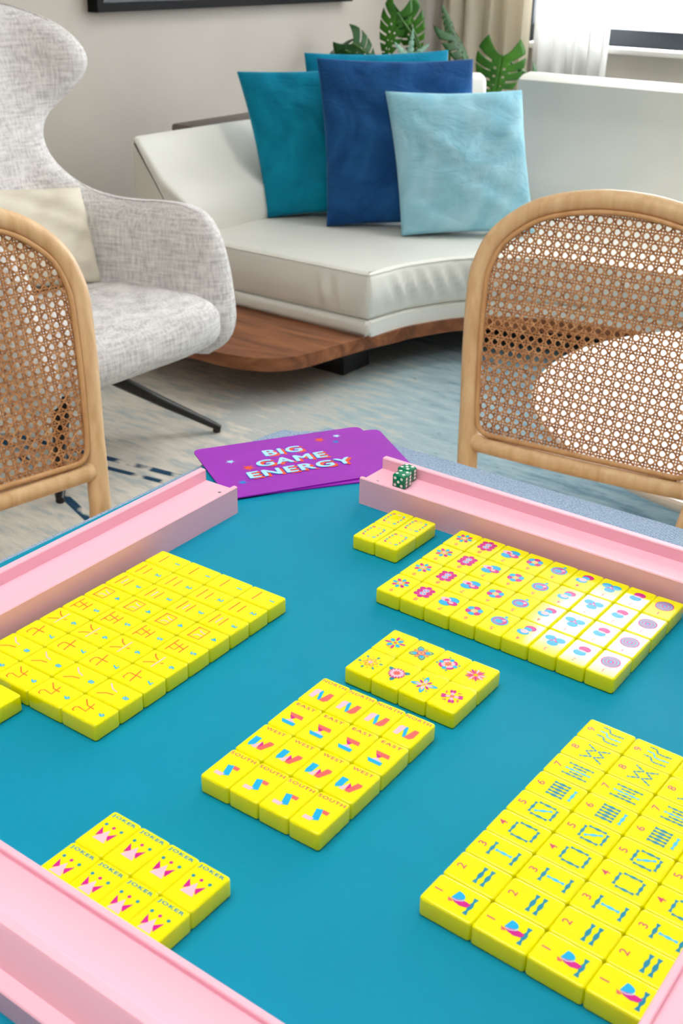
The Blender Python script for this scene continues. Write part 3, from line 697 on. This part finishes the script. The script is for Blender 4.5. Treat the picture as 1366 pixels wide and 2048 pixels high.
# one more tile cut off by the left edge of the picture
tile(-.5085, .3470, 0, [], 'single yellow tile cut off at the left picture edge, near the left block', 'yellow tile at the picture edge')

# ------------------------------------------------------------------ purple cards
PURP = noise_col('card_purple', (148, 30, 178), (156, 34, 184), (1, 1, 1), 30, rough=.38, spec=.35)
def card(cx, cy, ang, z, label):
    t = thing('score_card', label, 'card', (cx, cy, z), ang, 'purple cards at the far table corner')
    prism('card_sheet', fillet([(-.085, -.056), (.085, -.056), (.085, .056), (-.085, .056)], .008, 5), 0, .0012, PURP, t)
    return t
ca = math.radians(59.0)
c2 = card(-.588, .776, math.radians(54.5), TZ + .0002, 'purple card lying underneath the lettered purple card')
c1 = card(-.5975, .767, ca, TZ + .0015, 'purple card printed BIG GAME ENERGY, on top at the far table corner')
s = Sym(z0=.03)
for txt, x, y, wdt in (('BIG', -2.5, 25.0, 36), ('GAME', -1.5, 4.0, 67), ('ENERGY', -.5, -17.0, 99)):
    for q in range(4): s.text(txt, x + 1.6 + .5 * q, y - 1.4 - .45 * q, 13.0, 'redor', .0, spacing=1.15, width=wdt)
    for q in range(4): s.text(txt, x - .45 * q, y - .42 * q, 13.0, 'royal', .0, spacing=1.15, width=wdt)
    for q, q2 in ((-.8, 0), (-.4, .3), (0, -.3), (.4, .3), (.8, 0)): s.text(txt, x + q, y + q2, 13.0, 'ice', .0, spacing=1.15, width=wdt)
o = bpy.data.objects.new('lettering', s.mesh('lettering')); o.location = (-.004, 0, .0012); link(o, c1); o['label'] = 'pale blue lettering BIG GAME ENERGY with orange shadow'
def burst(x, y, r, col):
    b_ = Sym(z0=.03); b_.ell(x, y, r * .45, r * .42, col, n=10)
    for k in range(10): b_.petal(x, y, r * .2, r * (1.0 if k % 2 else .75), r * .16, k * math.pi / 5 + .2, col, n=4)
    o = bpy.data.objects.new('starburst', b_.mesh('starburst')); o.location = (0, 0, .0012); link(o, c1)
def card_local(u, v):
    dx, dy = u + .5975, v - .767; return (dx * math.cos(-ca) - dy * math.sin(-ca)) * 1000, (dx * math.sin(-ca) + dy * math.cos(-ca)) * 1000
for (u, v), r, col in (((-.611, .817), 6.5, 'redor'), ((-.604, .835), 4.6, 'ice'), ((-.596, .823), 4.6, 'royal'), ((-.644, .725), 5.0, 'ice'), ((-.622, .725), 7.0, 'redor'), ((-.606, .698), 5.4, 'royal')):
    burst(*card_local(u, v), r, col)

# ------------------------------------------------------------------ cane chairs
LEAN = math.radians(14)
HALF = [(.194, -.037), (.202, .02), (.210, .081), (.222, .161), (.230, .233), (.233, .275), (.230, .301), (.218, .339), (.195, .370), (.156, .401), (.108, .420), (.049, .432), (0, .435)]
def back_pt(x, s_, off=0.0):      # local chair: x across, y towards the sitter, z up
    return Vector((x, -s_ * math.sin(LEAN) + off * math.cos(LEAN), .437 + s_ * math.cos(LEAN) + off * math.sin(LEAN)))
def inset(pts, d):
    out = []; n = len(pts)
    for i in range(n):
        a, b_ = Vector(pts[i - 1]), Vector(pts[(i + 1) % n]); t = (b_ - a).normalized(); out.append(Vector(pts[i]) + Vector((-t.y, t.x)) * d)
    return out
def seg_clip(poly, p, d):          # intersections of the line p+t*d with a polygon -> sorted t
    ts = []; n = len(poly)
    for i in range(n):
        a, b_ = poly[i], poly[(i + 1) % n]; e = b_ - a; den = d.x * e.y - d.y * e.x
        if abs(den) < 1e-9: continue
        q = a - p; t = (q.x * e.y - q.y * e.x) / den; u_ = (q.x * d.y - q.y * d.x) / den
        if 0 <= u_ < 1: ts.append(t)
    return sorted(ts)
def cane_chair(loc, rz, label):
    t = thing('cane_chair', label, 'chair', loc, rz, 'cane-backed wooden chairs at the game table')
    R_ = .0155
    half = catmull([Vector((x, y)) for x, y in HALF], 4)
    cl = [Vector((p.x * (1 - R_ / .235), p.y - R_ * max(0, (p.y - .275) / .16))) for p in half]
    right = [back_pt(p.x, p.y) for p in cl]; left = [back_pt(-p.x, p.y) for p in cl[:-1]][::-1]
    legR = [Vector((.182, -.02, .0145)), Vector((.178, -.006, .2))]; legL = [Vector((-v.x, v.y, v.z)) for v in legR]
    path = legR + right + left + legL[::-1]
    rad = [.014, .018] + [.0165] * (len(right) + len(left)) + [.018, .014]
    tube('back_frame', path, rad, RATTAN, t, 14, up=Vector((0, 1, 0)))
    # lower rail
    rp = [back_pt(x, .019 - .003 * math.cos(x / .17 * 1.4)) for x in [-.178 + .356 * k / 8 for k in range(9)]]
    tube('lower_rail', rp, .0165, RATTAN, t, 12, flat=.9)
    # opening outline (clockwise in x,s), for the spline and the cane
    op_ = [Vector((p.x * (1 - 2 * R_ / .225), p.y - 2 * R_ * max(0, (p.y - .275) / .16))) for p in half if p.y > .07]
    ring = fillet([Vector((.172, .034))] + op_ + [Vector((-p.x, p.y)) for p in op_[:-1]][::-1] + [Vector((-.172, .034))], [.03] + [0] * (2 * len(op_) - 1) + [.03], 6)
    tube('spline', [back_pt(p.x, p.y, .011) for p in inset(ring, .002)], .0042, SPLINE, t, 8, closed=True)
    # woven cane: real flat strands in four directions
    lim = inset(ring, -.003); bmc = bmesh.new(); pit = .0147
    def strand(p, d, wd, off):
        ts = seg_clip(lim, p, d)
        for a, b_ in zip(ts[0::2], ts[1::2]):
            if b_ - a < .004: continue
            q0, q1 = p + d * a, p + d * b_; nrm = Vector((-d.y, d.x)) * (wd / 2)
            vs_ = [bmc.verts.new(back_pt(q.x, q.y, o_)) for o_ in (off - .00035, off + .00035) for q in (q0 - nrm, q1 - nrm, q1 + nrm, q0 + nrm)]
            for f in ((3, 2, 1, 0), (4, 5, 6, 7), (0, 1, 5, 4), (1, 2, 6, 5), (2, 3, 7, 6), (3, 0, 4, 7)): bmc.faces.new([vs_[i] for i in f])
    for k in range(-20, 21):
        for e in (-.0021, .0021):
            strand(Vector((k * pit + e, 0)), Vector((0, 1)), .0020, .0062 + (.0004 if e > 0 else 0))
    for k in range(0, 40):
        for e in (-.0021, .0021):
            strand(Vector((0, k * pit + e)), Vector((1, 0)), .0020, .0070 + (.0004 if e > 0 else 0))
    r2_ = math.sqrt(.5)
    for k in range(-60, 61):
        strand(Vector(((k + .5) * pit, 0)), Vector((r2_, r2_)), .0023, .0079)
        strand(Vector(((k + .5) * pit, 0)), Vector((-r2_, r2_)), .0023, .0087)
    c = mesh_obj('cane_panel', bmc, CANE, t, smooth=False); c['kind'] = 'stuff'
    # seat and front
    seat = prism('seat', fillet([(-.185, .085), (.185, .085), (.2, .37), (-.2, .37)], [.03, .03, .07, .07], 6), .372, .405, CREAM, t, bev=.012, seg=3)
    prism('seat_frame', fillet([(-.17, .02), (.17, .02), (.205, .38), (-.205, .38)], [.02, .02, .07, .07], 6), .335, .371, RATTAN, t, bev=.005, seg=2)
    for sx in (-1, 1): tube('front_leg', [(sx * .182, .335, .014), (sx * .178, .33, .34)], [.013, .018], RATTAN, t, 12)
    return t
cane_chair((-.655, 1.547, 0), math.pi + .0977, 'cane-backed arched wooden chair at right, in front of the round white table')
cane_chair((-1.265, .896, 0), math.pi * 1.5 - .2, 'cane-backed arched wooden chair at left, in front of the grey armchair')

# ------------------------------------------------------------------ round coffee table
CTW = mat('coffee_table_white', (240, 238, 234), .35, .4)
ct = thing('coffee_table', 'large round white coffee table seen through the right cane chair', 'table', (-.465, 2.24, .012))
lathe('round_top', [(.30, .29), (.44, .30), (.515, .325), (.548, .345), (.553, .352), (.553, .358), (.549, .362), (.30, .362), (.01, .362)], CTW, ct, 72)
lathe('pedestal', [(.24, 0), (.24, .012), (.16, .05), (.14, .16), (.18, .27), (.30, .295)], CTW, ct, 48)

# ------------------------------------------------------------------ sectional sofa
sofa = thing('sectional_sofa', 'ivory leather corner sofa on a walnut platform', 'sofa', (0, 0, 0))
front = catmull([(-1.812, 2.655, 0), (-1.797, 2.78, 0), (-1.772, 2.87, 0), (-1.70, 3.01, 0), (-1.55, 3.13, 0), (-1.30, 3.20, 0), (-.9, 3.22, 0), (.5, 3.22, 0)], 5)
front = [Vector((p.x, p.y)) for p in front]
def sofa_outline(din=0.0, extra=0.0):
    f = [Vector((p.x - din * .9, p.y + din * .9)) for p in front]
    return [Vector((-2.66, 2.655 + din - extra))] + [Vector((f[0].x, 2.655 + din - extra))] + f[1:] + [Vector((.5, 4.02)), Vector((-2.1, 4.02)), Vector((-2.66, 3.5))]
# platform: same curve, with a long rounded corner reaching out to the left front
pf = [Vector((-1.858, 2.45)), Vector((-1.84, 2.56)), Vector((-1.822, 2.655))] + [Vector((p.x + .006, p.y - .006)) for p in front[3:]]
plat = fillet([Vector((-2.78, 2.285)), Vector((-1.885, 2.285))], [0, 0], 2)
plat = [Vector((-2.78, 2.285)), Vector((-2.1, 2.285))] + [Vector((-2.1, 2.285)) * (1 - t) ** 2 + Vector((-1.885, 2.285)) * 2 * t * (1 - t) + Vector((-1.858, 2.45)) * t * t for t in [k / 12 for k in range(1, 12)]] + pf + [Vector((.5, 4.05)), Vector((-2.15, 4.05)), Vector((-2.78, 3.5))]
prism('walnut_platform', plat, .113, .152, WALNUT, sofa, bev=.006, seg=3)
DKG = mat('plinth_charcoal', (46, 46, 48), .5, .3)
for x0, x1, y0, y1 in ((-2.05, -1.905, 2.665, 2.80), (-2.62, -2.48, 2.665, 2.80), (-2.62, -2.48, 3.35, 3.5), (-1.2, -1.05, 3.45, 3.6), (.1, .25, 3.45, 3.6), (-1.2, -1.05, 3.85, 3.98)):
    prism('foot', [(x0, y0), (x1, y0), (x1, y1), (x0, y1)], .012, .114, DKG, sofa, bev=.004, seg=2)
prism('base_cushion', fillet(sofa_outline(.0), [0, .03] + [0] * (len(front) - 1) + [0, 0, 0], 5), .152, .196, LEATHER, sofa, bev=.018, seg=4)
# seat cushion as a gridded loft so that the leather can puff and crease
def seat_cushion():
    ol = fillet(sofa_outline(.008), [.04, .035] + [0] * (len(front) - 1) + [.03, .03, .03], 6)
    # resample
    pts = []; n = len(ol)
    for i in range(n):
        a, b_ = ol[i], ol[(i + 1) % n]; L = (b_ - a).length; k = max(1, int(L / (.009 if a.y < 3.3 and a.x < -1.0 else .03)))
        for q in range(k): pts.append(a + (b_ - a) * (q / k))
    N = len(pts); nr = inset(pts, 1.0); nr = [(b_ - a) for a, b_ in zip(pts, nr)]
    z0, z1 = .197, .336; prof = [(.014, 0), (.003, .008), (.0, .022), (0, .04), (0, .06), (0, .08), (0, .1), (0, .118), (.002, .128), (.008, .135), (.018, .139)]
    verts, faces = [], []
    for j, (ins, h) in enumerate(prof):
        for i, p in enumerate(pts):
            bul = 0
            if 2 <= j <= 8:
                v_ = (h - .02) / .1
                bul = .008 * math.sin(math.pi * min(1, max(0, v_)))
                # creases on the curved front, right of the corner and around the left fold
                env = math.sin(math.pi * min(1, max(0, v_)))
                if p.x > -1.83 and 2.70 < p.y < 3.3 and p.x < -1.2: bul += .007 * math.sin(((p.y - 2.7) * .8 + (p.x + 1.8) * .5 + h * .55) * 125) * env * min(1, (p.y - 2.70) / .08)
                if p.y < 2.68 and -2.12 < p.x < -1.84: bul += .009 * math.sin((p.x + .12 * h) * 105 + 1.0) * env * math.exp(-((p.x + 1.97) / .055) ** 2)
            verts.append((p.x + nr[i].x * (ins - bul), p.y + nr[i].y * (ins - bul), z0 + h))
    for j in range(len(prof) - 1):
        for i in range(N): faces.append((j * N + i, j * N + (i + 1) % N, (j + 1) * N + (i + 1) % N, (j + 1) * N + i))
    faces.append(tuple(range(N))[::-1]); faces.append(tuple((len(prof) - 1) * N + i for i in range(N)))
    o = from_data('seat_cushion', verts, faces, LEATHER, sofa); sharp(o, 60)
    for p_ in o.data.polygons:
        if len(p_.vertices) > 8: p_.use_smooth = False
    # piped seam along the upper front edge
    seam = [Vector((p.x + nr[i].x * .004, p.y + nr[i].y * .004, z0 + .133)) for i, p in enumerate(pts)]
    tube('seam_piping', seam, .0028, LEATHER, o, 6, closed=True)
seat_cushion()
def back_piece(name, path, top_h, base_t, top_t, M=LEATHER, lean=.0):
    """wedge-section back swept along plan path; path = inner bottom line, outside is to the left of travel"""
    P = [Vector(p) for p in path]; N = len(P); prof = []
    pr_ = [(0, .32), (-.012, .36), (.01, .44), (base_t * .45, top_h - .12), (base_t - top_t - .004, top_h - .02), (base_t - top_t * .75, top_h - .004), (base_t - top_t * .4, top_h), (base_t - .006, top_h - .008), (base_t, top_h - .03), (base_t - .0, top_h - .2), (base_t - .02, .20), (base_t * .3, .20)]
    verts, faces = [], []
    for i, p in enumerate(P):
        t = (P[min(i + 1, N - 1)] - P[max(i - 1, 0)]).normalized(); n_ = Vector((-t.y, t.x))
        for d, z in pr_: verts.append((p.x + n_.x * d, p.y + n_.y * d, z))
    k = len(pr_)
    for i in range(N - 1):
        for j in range(k): faces.append((i * k + j, i * k + (j + 1) % k, (i + 1) * k + (j + 1) % k, (i + 1) * k + j))
    bmk = bmesh.new(); me = bpy.data.meshes.new('t'); me.from_pydata(verts, [], faces + [tuple(range(k))[::-1], tuple((N - 1) * k + j for j in range(k))]); bmk.from_mesh(me); bpy.data.meshes.remove(me)
    capf = [f for f in bmk.faces if len(f.verts) == k]
    bmesh.ops.bevel(bmk, geom=list({e for f in capf for e in f.edges}), offset=.018, segments=4, affect='EDGES', profile=.5)
    return sharp(mesh_obj(name, bmk, M, sofa), 50)
back_piece('left_backrest', [(-2.52, 2.668), (-2.52, 2.9), (-2.515, 3.1), (-2.50, 3.3), (-2.47, 3.42)], .618, .235, .035)
back_piece('corner_backrest', [(-2.46, 3.46), (-2.40, 3.56), (-2.28, 3.70), (-2.12, 3.875)], .755, .20, .09)
back_piece('right_backrest', [(-2.06, 3.84), (-1.6, 3.845), (-1.0, 3.85), (.45, 3.85)], .772, .20, .13)
prism('back_ledge', [(-2.86, 2.97), (-2.765, 2.97), (-2.765, 3.42), (-2.86, 3.42)], .585, .618, mat('ledge_taupe', (112, 104, 98), .5, .3), sofa, bev=.01, seg=2)
prism('ledge_support', [(-2.84, 3.05), (-2.78, 3.05), (-2.78, 3.4), (-2.84, 3.4)], .152, .585, DKG, sofa)

# ------------------------------------------------------------------ throw pillows
def pillow(name, label, cat, c, w_, h_, th, yaw, lean, roll, M, group, seed, shear=0.0):
    """c: bottom centre; faces local -y; leaned back by lean, rolled in its plane"""
    rnd = random.Random(seed); ph = [rnd.uniform(0, 6) for _ in range(6)]
    n = 26; verts, faces = [], []
    def surf(a, b_, sg):
        e = max(0, (1 - a * a)) * max(0, (1 - b_ * b_)); t = th / 2 * (e ** .30)
        x = a * w_ / 2 * (1 - .05 * (1 - b_ * b_) * abs(a)); z = b_ * h_ / 2 * (1 - .05 * (1 - a * a) * abs(b_))
        wr = .009 * math.sin(5 * a + 7 * b_ + ph[0]) * math.sin(4 * b_ + ph[1]) + 0.006 * math.sin(11 * a - 9 * b_ + ph[2]) + .004 * math.sin(16 * (a * .6 + b_) + ph[3]) * (1 - .5 * b_)
        return (x - shear * z, -sg * (t + wr * (e ** .5) * 1.2) , z)
    for sg in (1, -1):
        base = len(verts)
        for j in range(n + 1):
            for i in range(n + 1):
                a = math.sin((i / n - .5) * math.pi); b_ = math.sin((j / n - .5) * math.pi); verts.append(surf(a, b_, sg))
        for j in range(n):
            for i in range(n):
                q = base + j * (n + 1) + i; f = (q, q + 1, q + n + 2, q + n + 1); faces.append(f if sg > 0 else f[::-1])
    bmk = bmesh.new(); me = bpy.data.meshes.new('t'); me.from_pydata(verts, [], faces); bmk.from_mesh(me); bpy.data.meshes.remove(me)
    bmesh.ops.remove_doubles(bmk, verts=bmk.verts[:], dist=.0004)
    o = mesh_obj(name, bmk, M)
    R_ = Matrix.Rotation(yaw, 4, 'Z') @ Matrix.Rotation(-lean, 4, 'X') @ Matrix.Rotation(roll, 4, 'Y')
    o.matrix_world = Matrix.Translation(Vector(c)) @ R_ @ Matrix.Translation((0, 0, h_ / 2 * .97))
    # drop so that the lowest vertex rests on the given height
    lo = min((o.matrix_world @ v.co).z for v in o.data.vertices); o.location.z += c[2] - lo
    return tag(o, label, cat, group)
PG = 'velvet throw pillows in the sofa corner'; ZS = .337
YW = math.radians(40)
pillow('throw_pillow', 'teal velvet pillow leaning at the left end of the row', 'pillow', (-2.345, 3.185, ZS), .50, .48, .14, YW, .34, -.05, velvet('velvet_teal', (0, 118, 150), (0, 142, 172)), PG, 1, .15)
pillow('throw_pillow', 'teal velvet pillow mostly hidden behind the navy pillow', 'pillow', (-2.30, 3.42, ZS), .50, .52, .13, YW, .28, -.03, velvet('velvet_bright_teal', (0, 124, 160), (0, 142, 178)), PG, 2)
pillow('throw_pillow', 'navy blue velvet pillow in the middle of the row', 'pillow', (-2.09, 3.225, ZS), .51, .53, .14, YW, .30, -.005, velvet('velvet_navy', (18, 66, 120), (34, 90, 148)), PG, 3, .05)
pillow('throw_pillow', 'pale aqua velvet pillow in front on the right of the row', 'pillow', (-1.86, 3.24, ZS), .435, .445, .14, YW, .30, -.02, velvet('velvet_aqua', (140, 198, 218), (166, 214, 230)), PG, 4, .10)

# ------------------------------------------------------------------ wing armchair
arm = thing('wing_armchair', 'pale grey tweed wing armchair with black star base', 'armchair', (-2.12, 1.78, 0), 0)
# local: faces +x. shell as a sheet wrapped along a U curve, with an hourglass outline
def ucurve(a, z):
    """plan point (x forward, y sideways) at signed arc length a from the back centre, at height z"""
    k = min(1, max(0, (z - .60) / .14)); k = k * k * (3 - 2 * k)
    flat_ = .05 + .03 * k; r = .18 + .04 * k; ph = math.radians(72 - 30 * k)
    s_ = 1 if a >= 0 else -1; a = abs(a); arc = r * ph
    if a <= flat_: return Vector((0, s_ * a))
    if a <= flat_ + arc:
        q = (a - flat_) / r; return Vector((r * (1 - math.cos(q)), s_ * (flat_ + r * math.sin(q))))
    t = a - flat_ - arc; return Vector((r * (1 - math.cos(ph)) + t * math.sin(ph), s_ * (flat_ + r * math.sin(ph) + t * math.cos(ph))))
OUT = [(.25, .42), (.29, .50), (.35, .55), (.43, .572), (.50, .572), (.545, .56), (.573, .53), (.587, .46), (.592, .38), (.602, .31), (.63, .235), (.675, .19), (.73, .178), (.78, .20), (.82, .25), (.86, .305), (.90, .338), (.94, .338), (.985, .30), (1.018, .23), (1.038, .13), (1.045, .05)]
OUTC = catmull([Vector((a, z, 0)) for z, a in OUT], 3)
ns = 64; NR = len(OUTC); mid_ = []; HT = .052
EDGE = catmull([Vector((a, z, 0)) for z, a in OUT] + [Vector((0, 1.047, 0))], 6)
def edge_d(a, z): return min(math.hypot(a - e.x, z - e.y) for e in EDGE)
for jr, p in enumerate(OUTC):
    A, z = p.x, p.y; xb = -.12 - .33 * (z - .42); row = []
    for i in range(ns + 1):
        sgn = math.sin((i / ns - .5) * math.pi); q = ucurve(sgn * A, z); taper = max(0, (.40 - z) / .16)
        d = 0 if i in (0, ns) or jr == NR - 1 else edge_d(abs(sgn * A), z)
        k = min(1, d / .075)
        row.append((Vector((xb + q.x + .05 * taper, q.y * (1 - .06 * taper), z + .10 * max(0, q.x - .08) * max(0, 1 - abs(z - .59) / .14))), HT * math.sqrt(max(0, 1 - (1 - k) ** 2))))
    mid_.append(row)
verts, faces = [], []
for sg in (1, -1):
    for jr in range(NR):
        for i in range(ns + 1):
            p, h = mid_[jr][i]
            tx = mid_[jr][min(i + 1, ns)][0] - mid_[jr][max(i - 1, 0)][0]; ty = mid_[min(jr + 1, NR - 1)][i][0] - mid_[max(jr - 1, 0)][i][0]
            n_ = tx.cross(ty); n_ = n_.normalized() if n_.length > 1e-9 else Vector((1, 0, 0)); verts.append(p + n_ * (h * sg))
for sg in range(2):
    b0_ = sg * NR * (ns + 1)
    for jr in range(NR - 1):
        for i in range(ns):
            q = b0_ + jr * (ns + 1) + i; f = (q, q + 1, q + ns + 2, q + ns + 1); faces.append(f if sg == 0 else f[::-1])
bmk = bmesh.new(); me = bpy.data.meshes.new('t'); me.from_pydata([tuple(v) for v in verts], [], faces); bmk.from_mesh(me); bpy.data.meshes.remove(me)
bmesh.ops.remove_doubles(bmk, verts=bmk.verts[:], dist=.0006)
sh = mesh_obj('shell', bmk, TWEED, arm)
sm_ = sh.modifiers.new('soft', 'SMOOTH'); sm_.factor = .5; sm_.iterations = 4
# seat: a soft block with a rolled front
n = 28; verts, faces = [], []
def sq(t, e): return math.copysign(abs(t) ** e, t)
for j in range(n + 1):
    ph = -math.pi / 2 + math.pi * j / n
    for i in range(2 * n):
        th_ = math.pi * i / n
        cx_ = sq(math.cos(th_), .45) * sq(math.cos(ph), .5); cy_ = sq(math.sin(th_), .45) * sq(math.cos(ph), .5); cz_ = sq(math.sin(ph), .62)
        x = .065 + .275 * cx_; z = .335 + .090 * cz_
        if cz_ > 0: z += -.025 * max(0, -cx_) + .004
        else: x *= (1 - .05 * abs(cz_)); z += .035 * max(0, cx_) ** 2 * abs(cz_)
        verts.append((x, (.245 + .05 * cx_) * cy_, z))
for j in range(n):
    for i in range(2 * n): faces.append((j * 2 * n + i, j * 2 * n + (i + 1) % (2 * n), (j + 1) * 2 * n + (i + 1) % (2 * n), (j + 1) * 2 * n + i))
from_data('seat', verts, faces, TWEED, arm)
bc = Vector((-.06, .05))
tube('base_column', [(bc.x, bc.y, .19), (bc.x, bc.y, .235)], [.045, .07], BLACK, arm, 20)
for k in range(4):
    a = math.radians(45 + 90 * k); d = Vector((math.cos(a), math.sin(a), 0)); b0 = Vector((bc.x, bc.y, 0))
    tube('base_leg', [b0 + d * .02 + zz * .205, b0 + d * .10 + zz * .185, b0 + d * .25 + zz * .10, b0 + d * .375 + zz * .032, b0 + d * .392 + zz * .024], [.026, .024, .018, .0125, .009], BLACK, arm, 12, flat=.75)
    lathe('glide', [(.009, 0), (.011, .004), (.008, .014)], BLACK, arm, 12, loc=(b0.x + d.x * .382, b0.y + d.y * .382, .012))
pillow('lumbar_cushion', 'cream linen cushion resting on the grey armchair', 'cushion', (-2.14, 1.72, .415), .40, .235, .12, math.radians(85), .42, .12, CREAM, None, 9)

# ------------------------------------------------------------------ monstera plants behind the sofa
LEAF = noise_col('monstera_green', (34, 88, 22), (66, 122, 30), (1, 1, 1), 9, rough=.45, spec=.25); LEAF2 = noise_col('monstera_dark_green', (20, 62, 22), (34, 86, 30), (1, 1, 1), 9, rough=.45, spec=.2)
PALE = mat('succulent_pale_green', (150, 196, 176), .4, .4); STEM = mat('stem_green', (70, 110, 50), .45, .4)
POTM = mat('pot_white_ceramic', (225, 222, 215), .3, .5); SOIL = mat('soil_brown', (60, 44, 32), .95, .1)
def leaf(name, base, tipdir, normal, ln, wd, M, parent, droop=.25, slots=5, fold=.25):
    """split monstera leaf: base at the stem, tipdir along the midrib"""
    t = Vector(tipdir).normalized(); nrm = Vector(normal); nrm = (nrm - t * nrm.dot(t)).normalized(); side = t.cross(nrm)
    nt_, ns_ = 44, 8; verts, faces = [], []
    idx = {}
    def width(u): return wd / 2 * (math.sin(math.pi * min(1, (u * .93 + .07)) ** .62) ** .8)
    for sg in (-1, 1):
        for i in range(nt_ + 1):
            u = i / nt_
            for j in range(ns_ + 1):
                q = j / ns_; sw = width(u) * q
                back = -.16 * ln * q * q * (1 - u) ** 2 * 2.0 - (.06 * ln * q) + .10 * ln * q * q * 0
                p = Vector(base) + t * (u * ln + back + .10 * ln * q * u) + side * (sg * sw) - nrm * (droop * ln * u * u * .6 + fold * sw * q)
                idx[(sg, i, j)] = len(verts); verts.append(p)
        for i in range(nt_):
            u = (i + .5) / nt_; fr_ = (u * (slots + 1)) % 1
            for j in range(ns_):
                if .12 < u < .86 and j >= 3 and fr_ < .24: continue
                if .2 < u < .8 and j in (1,) and .5 < fr_ < .75: continue
                f = (idx[(sg, i, j)], idx[(sg, i + 1, j)], idx[(sg, i + 1, j + 1)], idx[(sg, i, j + 1)]); faces.append(f if sg > 0 else f[::-1])
    o = from_data(name, verts, faces, M, parent); sm = o.modifiers.new('thick', 'SOLIDIFY'); sm.thickness = .0015
    return o
def plant(loc, label, leaves, pot=True, pot_r=.15, pot_h=.3):
    t = thing('monstera_plant', label, 'plant', (loc[0], loc[1], .0), 0, 'monstera plants behind the sofa')
    pt = lathe('pot', [(pot_r * .75, 0.0), (pot_r * .78, .004), (pot_r, pot_h - .01), (pot_r * .99, pot_h), (pot_r * .9, pot_h), (pot_r * .88, pot_h - .03)], POTM, t, 32, loc=(0, 0, .013))
    lathe('soil', [(pot_r * .88, pot_h - .04), (pot_r * .4, pot_h - .02), (.01, pot_h - .018)], SOIL, pt, 24)
    for (bx, by, bz), td, nr, ln, wd, M, dr, nm in leaves:
        b0 = Vector((bx - loc[0], by - loc[1], bz))
        leaf(nm, b0, td, nr, ln, wd, M, t, dr)
        s0 = Vector((random.uniform(-.04, .04), random.uniform(-.04, .04), pot_h - .03)); mid = s0 * .35 + b0 * .65; mid.z = b0.z * .75 + .05; mid.x = s0.x * .6 + b0.x * .4; mid.y = s0.y * .6 + b0.y * .4
        tube('stem', catmull([s0, mid, b0], 6), .005, STEM, t, 8)
    return t
cv = Vector((.581, -.814, .25))
rgt = Vector((.814, .581, 0))
plant((-2.62, 4.36), 'monstera with several split leaves rising behind the blue pillows', [
    ((-3.005, 4.170, .775), -rgt * .8 + Vector((0, 0, -.45)), cv * .5 + Vector((0, 0, 1)), .16, .20, LEAF2, .3, 'leaf'),
    ((-3.005, 4.220, .80), rgt * .55 + Vector((0, 0, -.55)), cv + Vector((0, 0, .6)), .16, .17, LEAF2, .3, 'leaf'),
    ((-2.805, 4.250, .925), Vector((0, 0, -1)) - rgt * .25 + cv * .15, cv, .18, .12, LEAF, .25, 'leaf'),
    ((-2.785, 4.290, .915), Vector((0, 0, -1)) + rgt * .30 + cv * .1, cv - rgt * .2, .17, .13, LEAF, .2, 'leaf'),
    ((-2.595, 4.330, .855), rgt * .75 + Vector((0, 0, -.75)), cv * .5 + rgt * .6 + Vector((0, 0, .5)), .20, .14, LEAF2, .5, 'leaf'),
    ((-2.595, 4.330, .865), rgt * -.35 + Vector((0, 0, 1)), cv + rgt * .8, .10, .05, LEAF2, .2, 'leaf'),
    ((-2.675, 4.150, .755), Vector((0, 0, 1)) + rgt * .1, cv, .12, .025, PALE, .1, 'succulent_leaf'),  # small pale succulent, built as extra leaves on this plant
    ((-2.675, 4.150, .755), Vector((0, 0, .6)) + rgt * .7, cv, .10, .03, PALE, .2, 'succulent_leaf'),
    ((-2.675, 4.150, .755), Vector((0, 0, .6)) - rgt * .5, cv, .09, .03, PALE, .2, 'succulent_leaf'),
    ((-2.675, 4.150, .745), Vector((0, 0, .3)) + rgt * .3 + cv * .4, cv, .08, .04, PALE, .2, 'succulent_leaf')])
plant((-2.12, 4.45), 'monstera with one broad split leaf beside the right sofa back', [
    ((-2.275, 4.185, .800), Vector((0, 0, -1)) - rgt * .12 + cv * .12, cv, .18, .19, LEAF, .15, 'leaf'),
    ((-2.195, 4.275, .72), Vector((0, 0, -1)) + rgt * .3 + cv * .1, cv + rgt * .5, .14, .10, LEAF2, .2, 'leaf')], pot_r=.13)
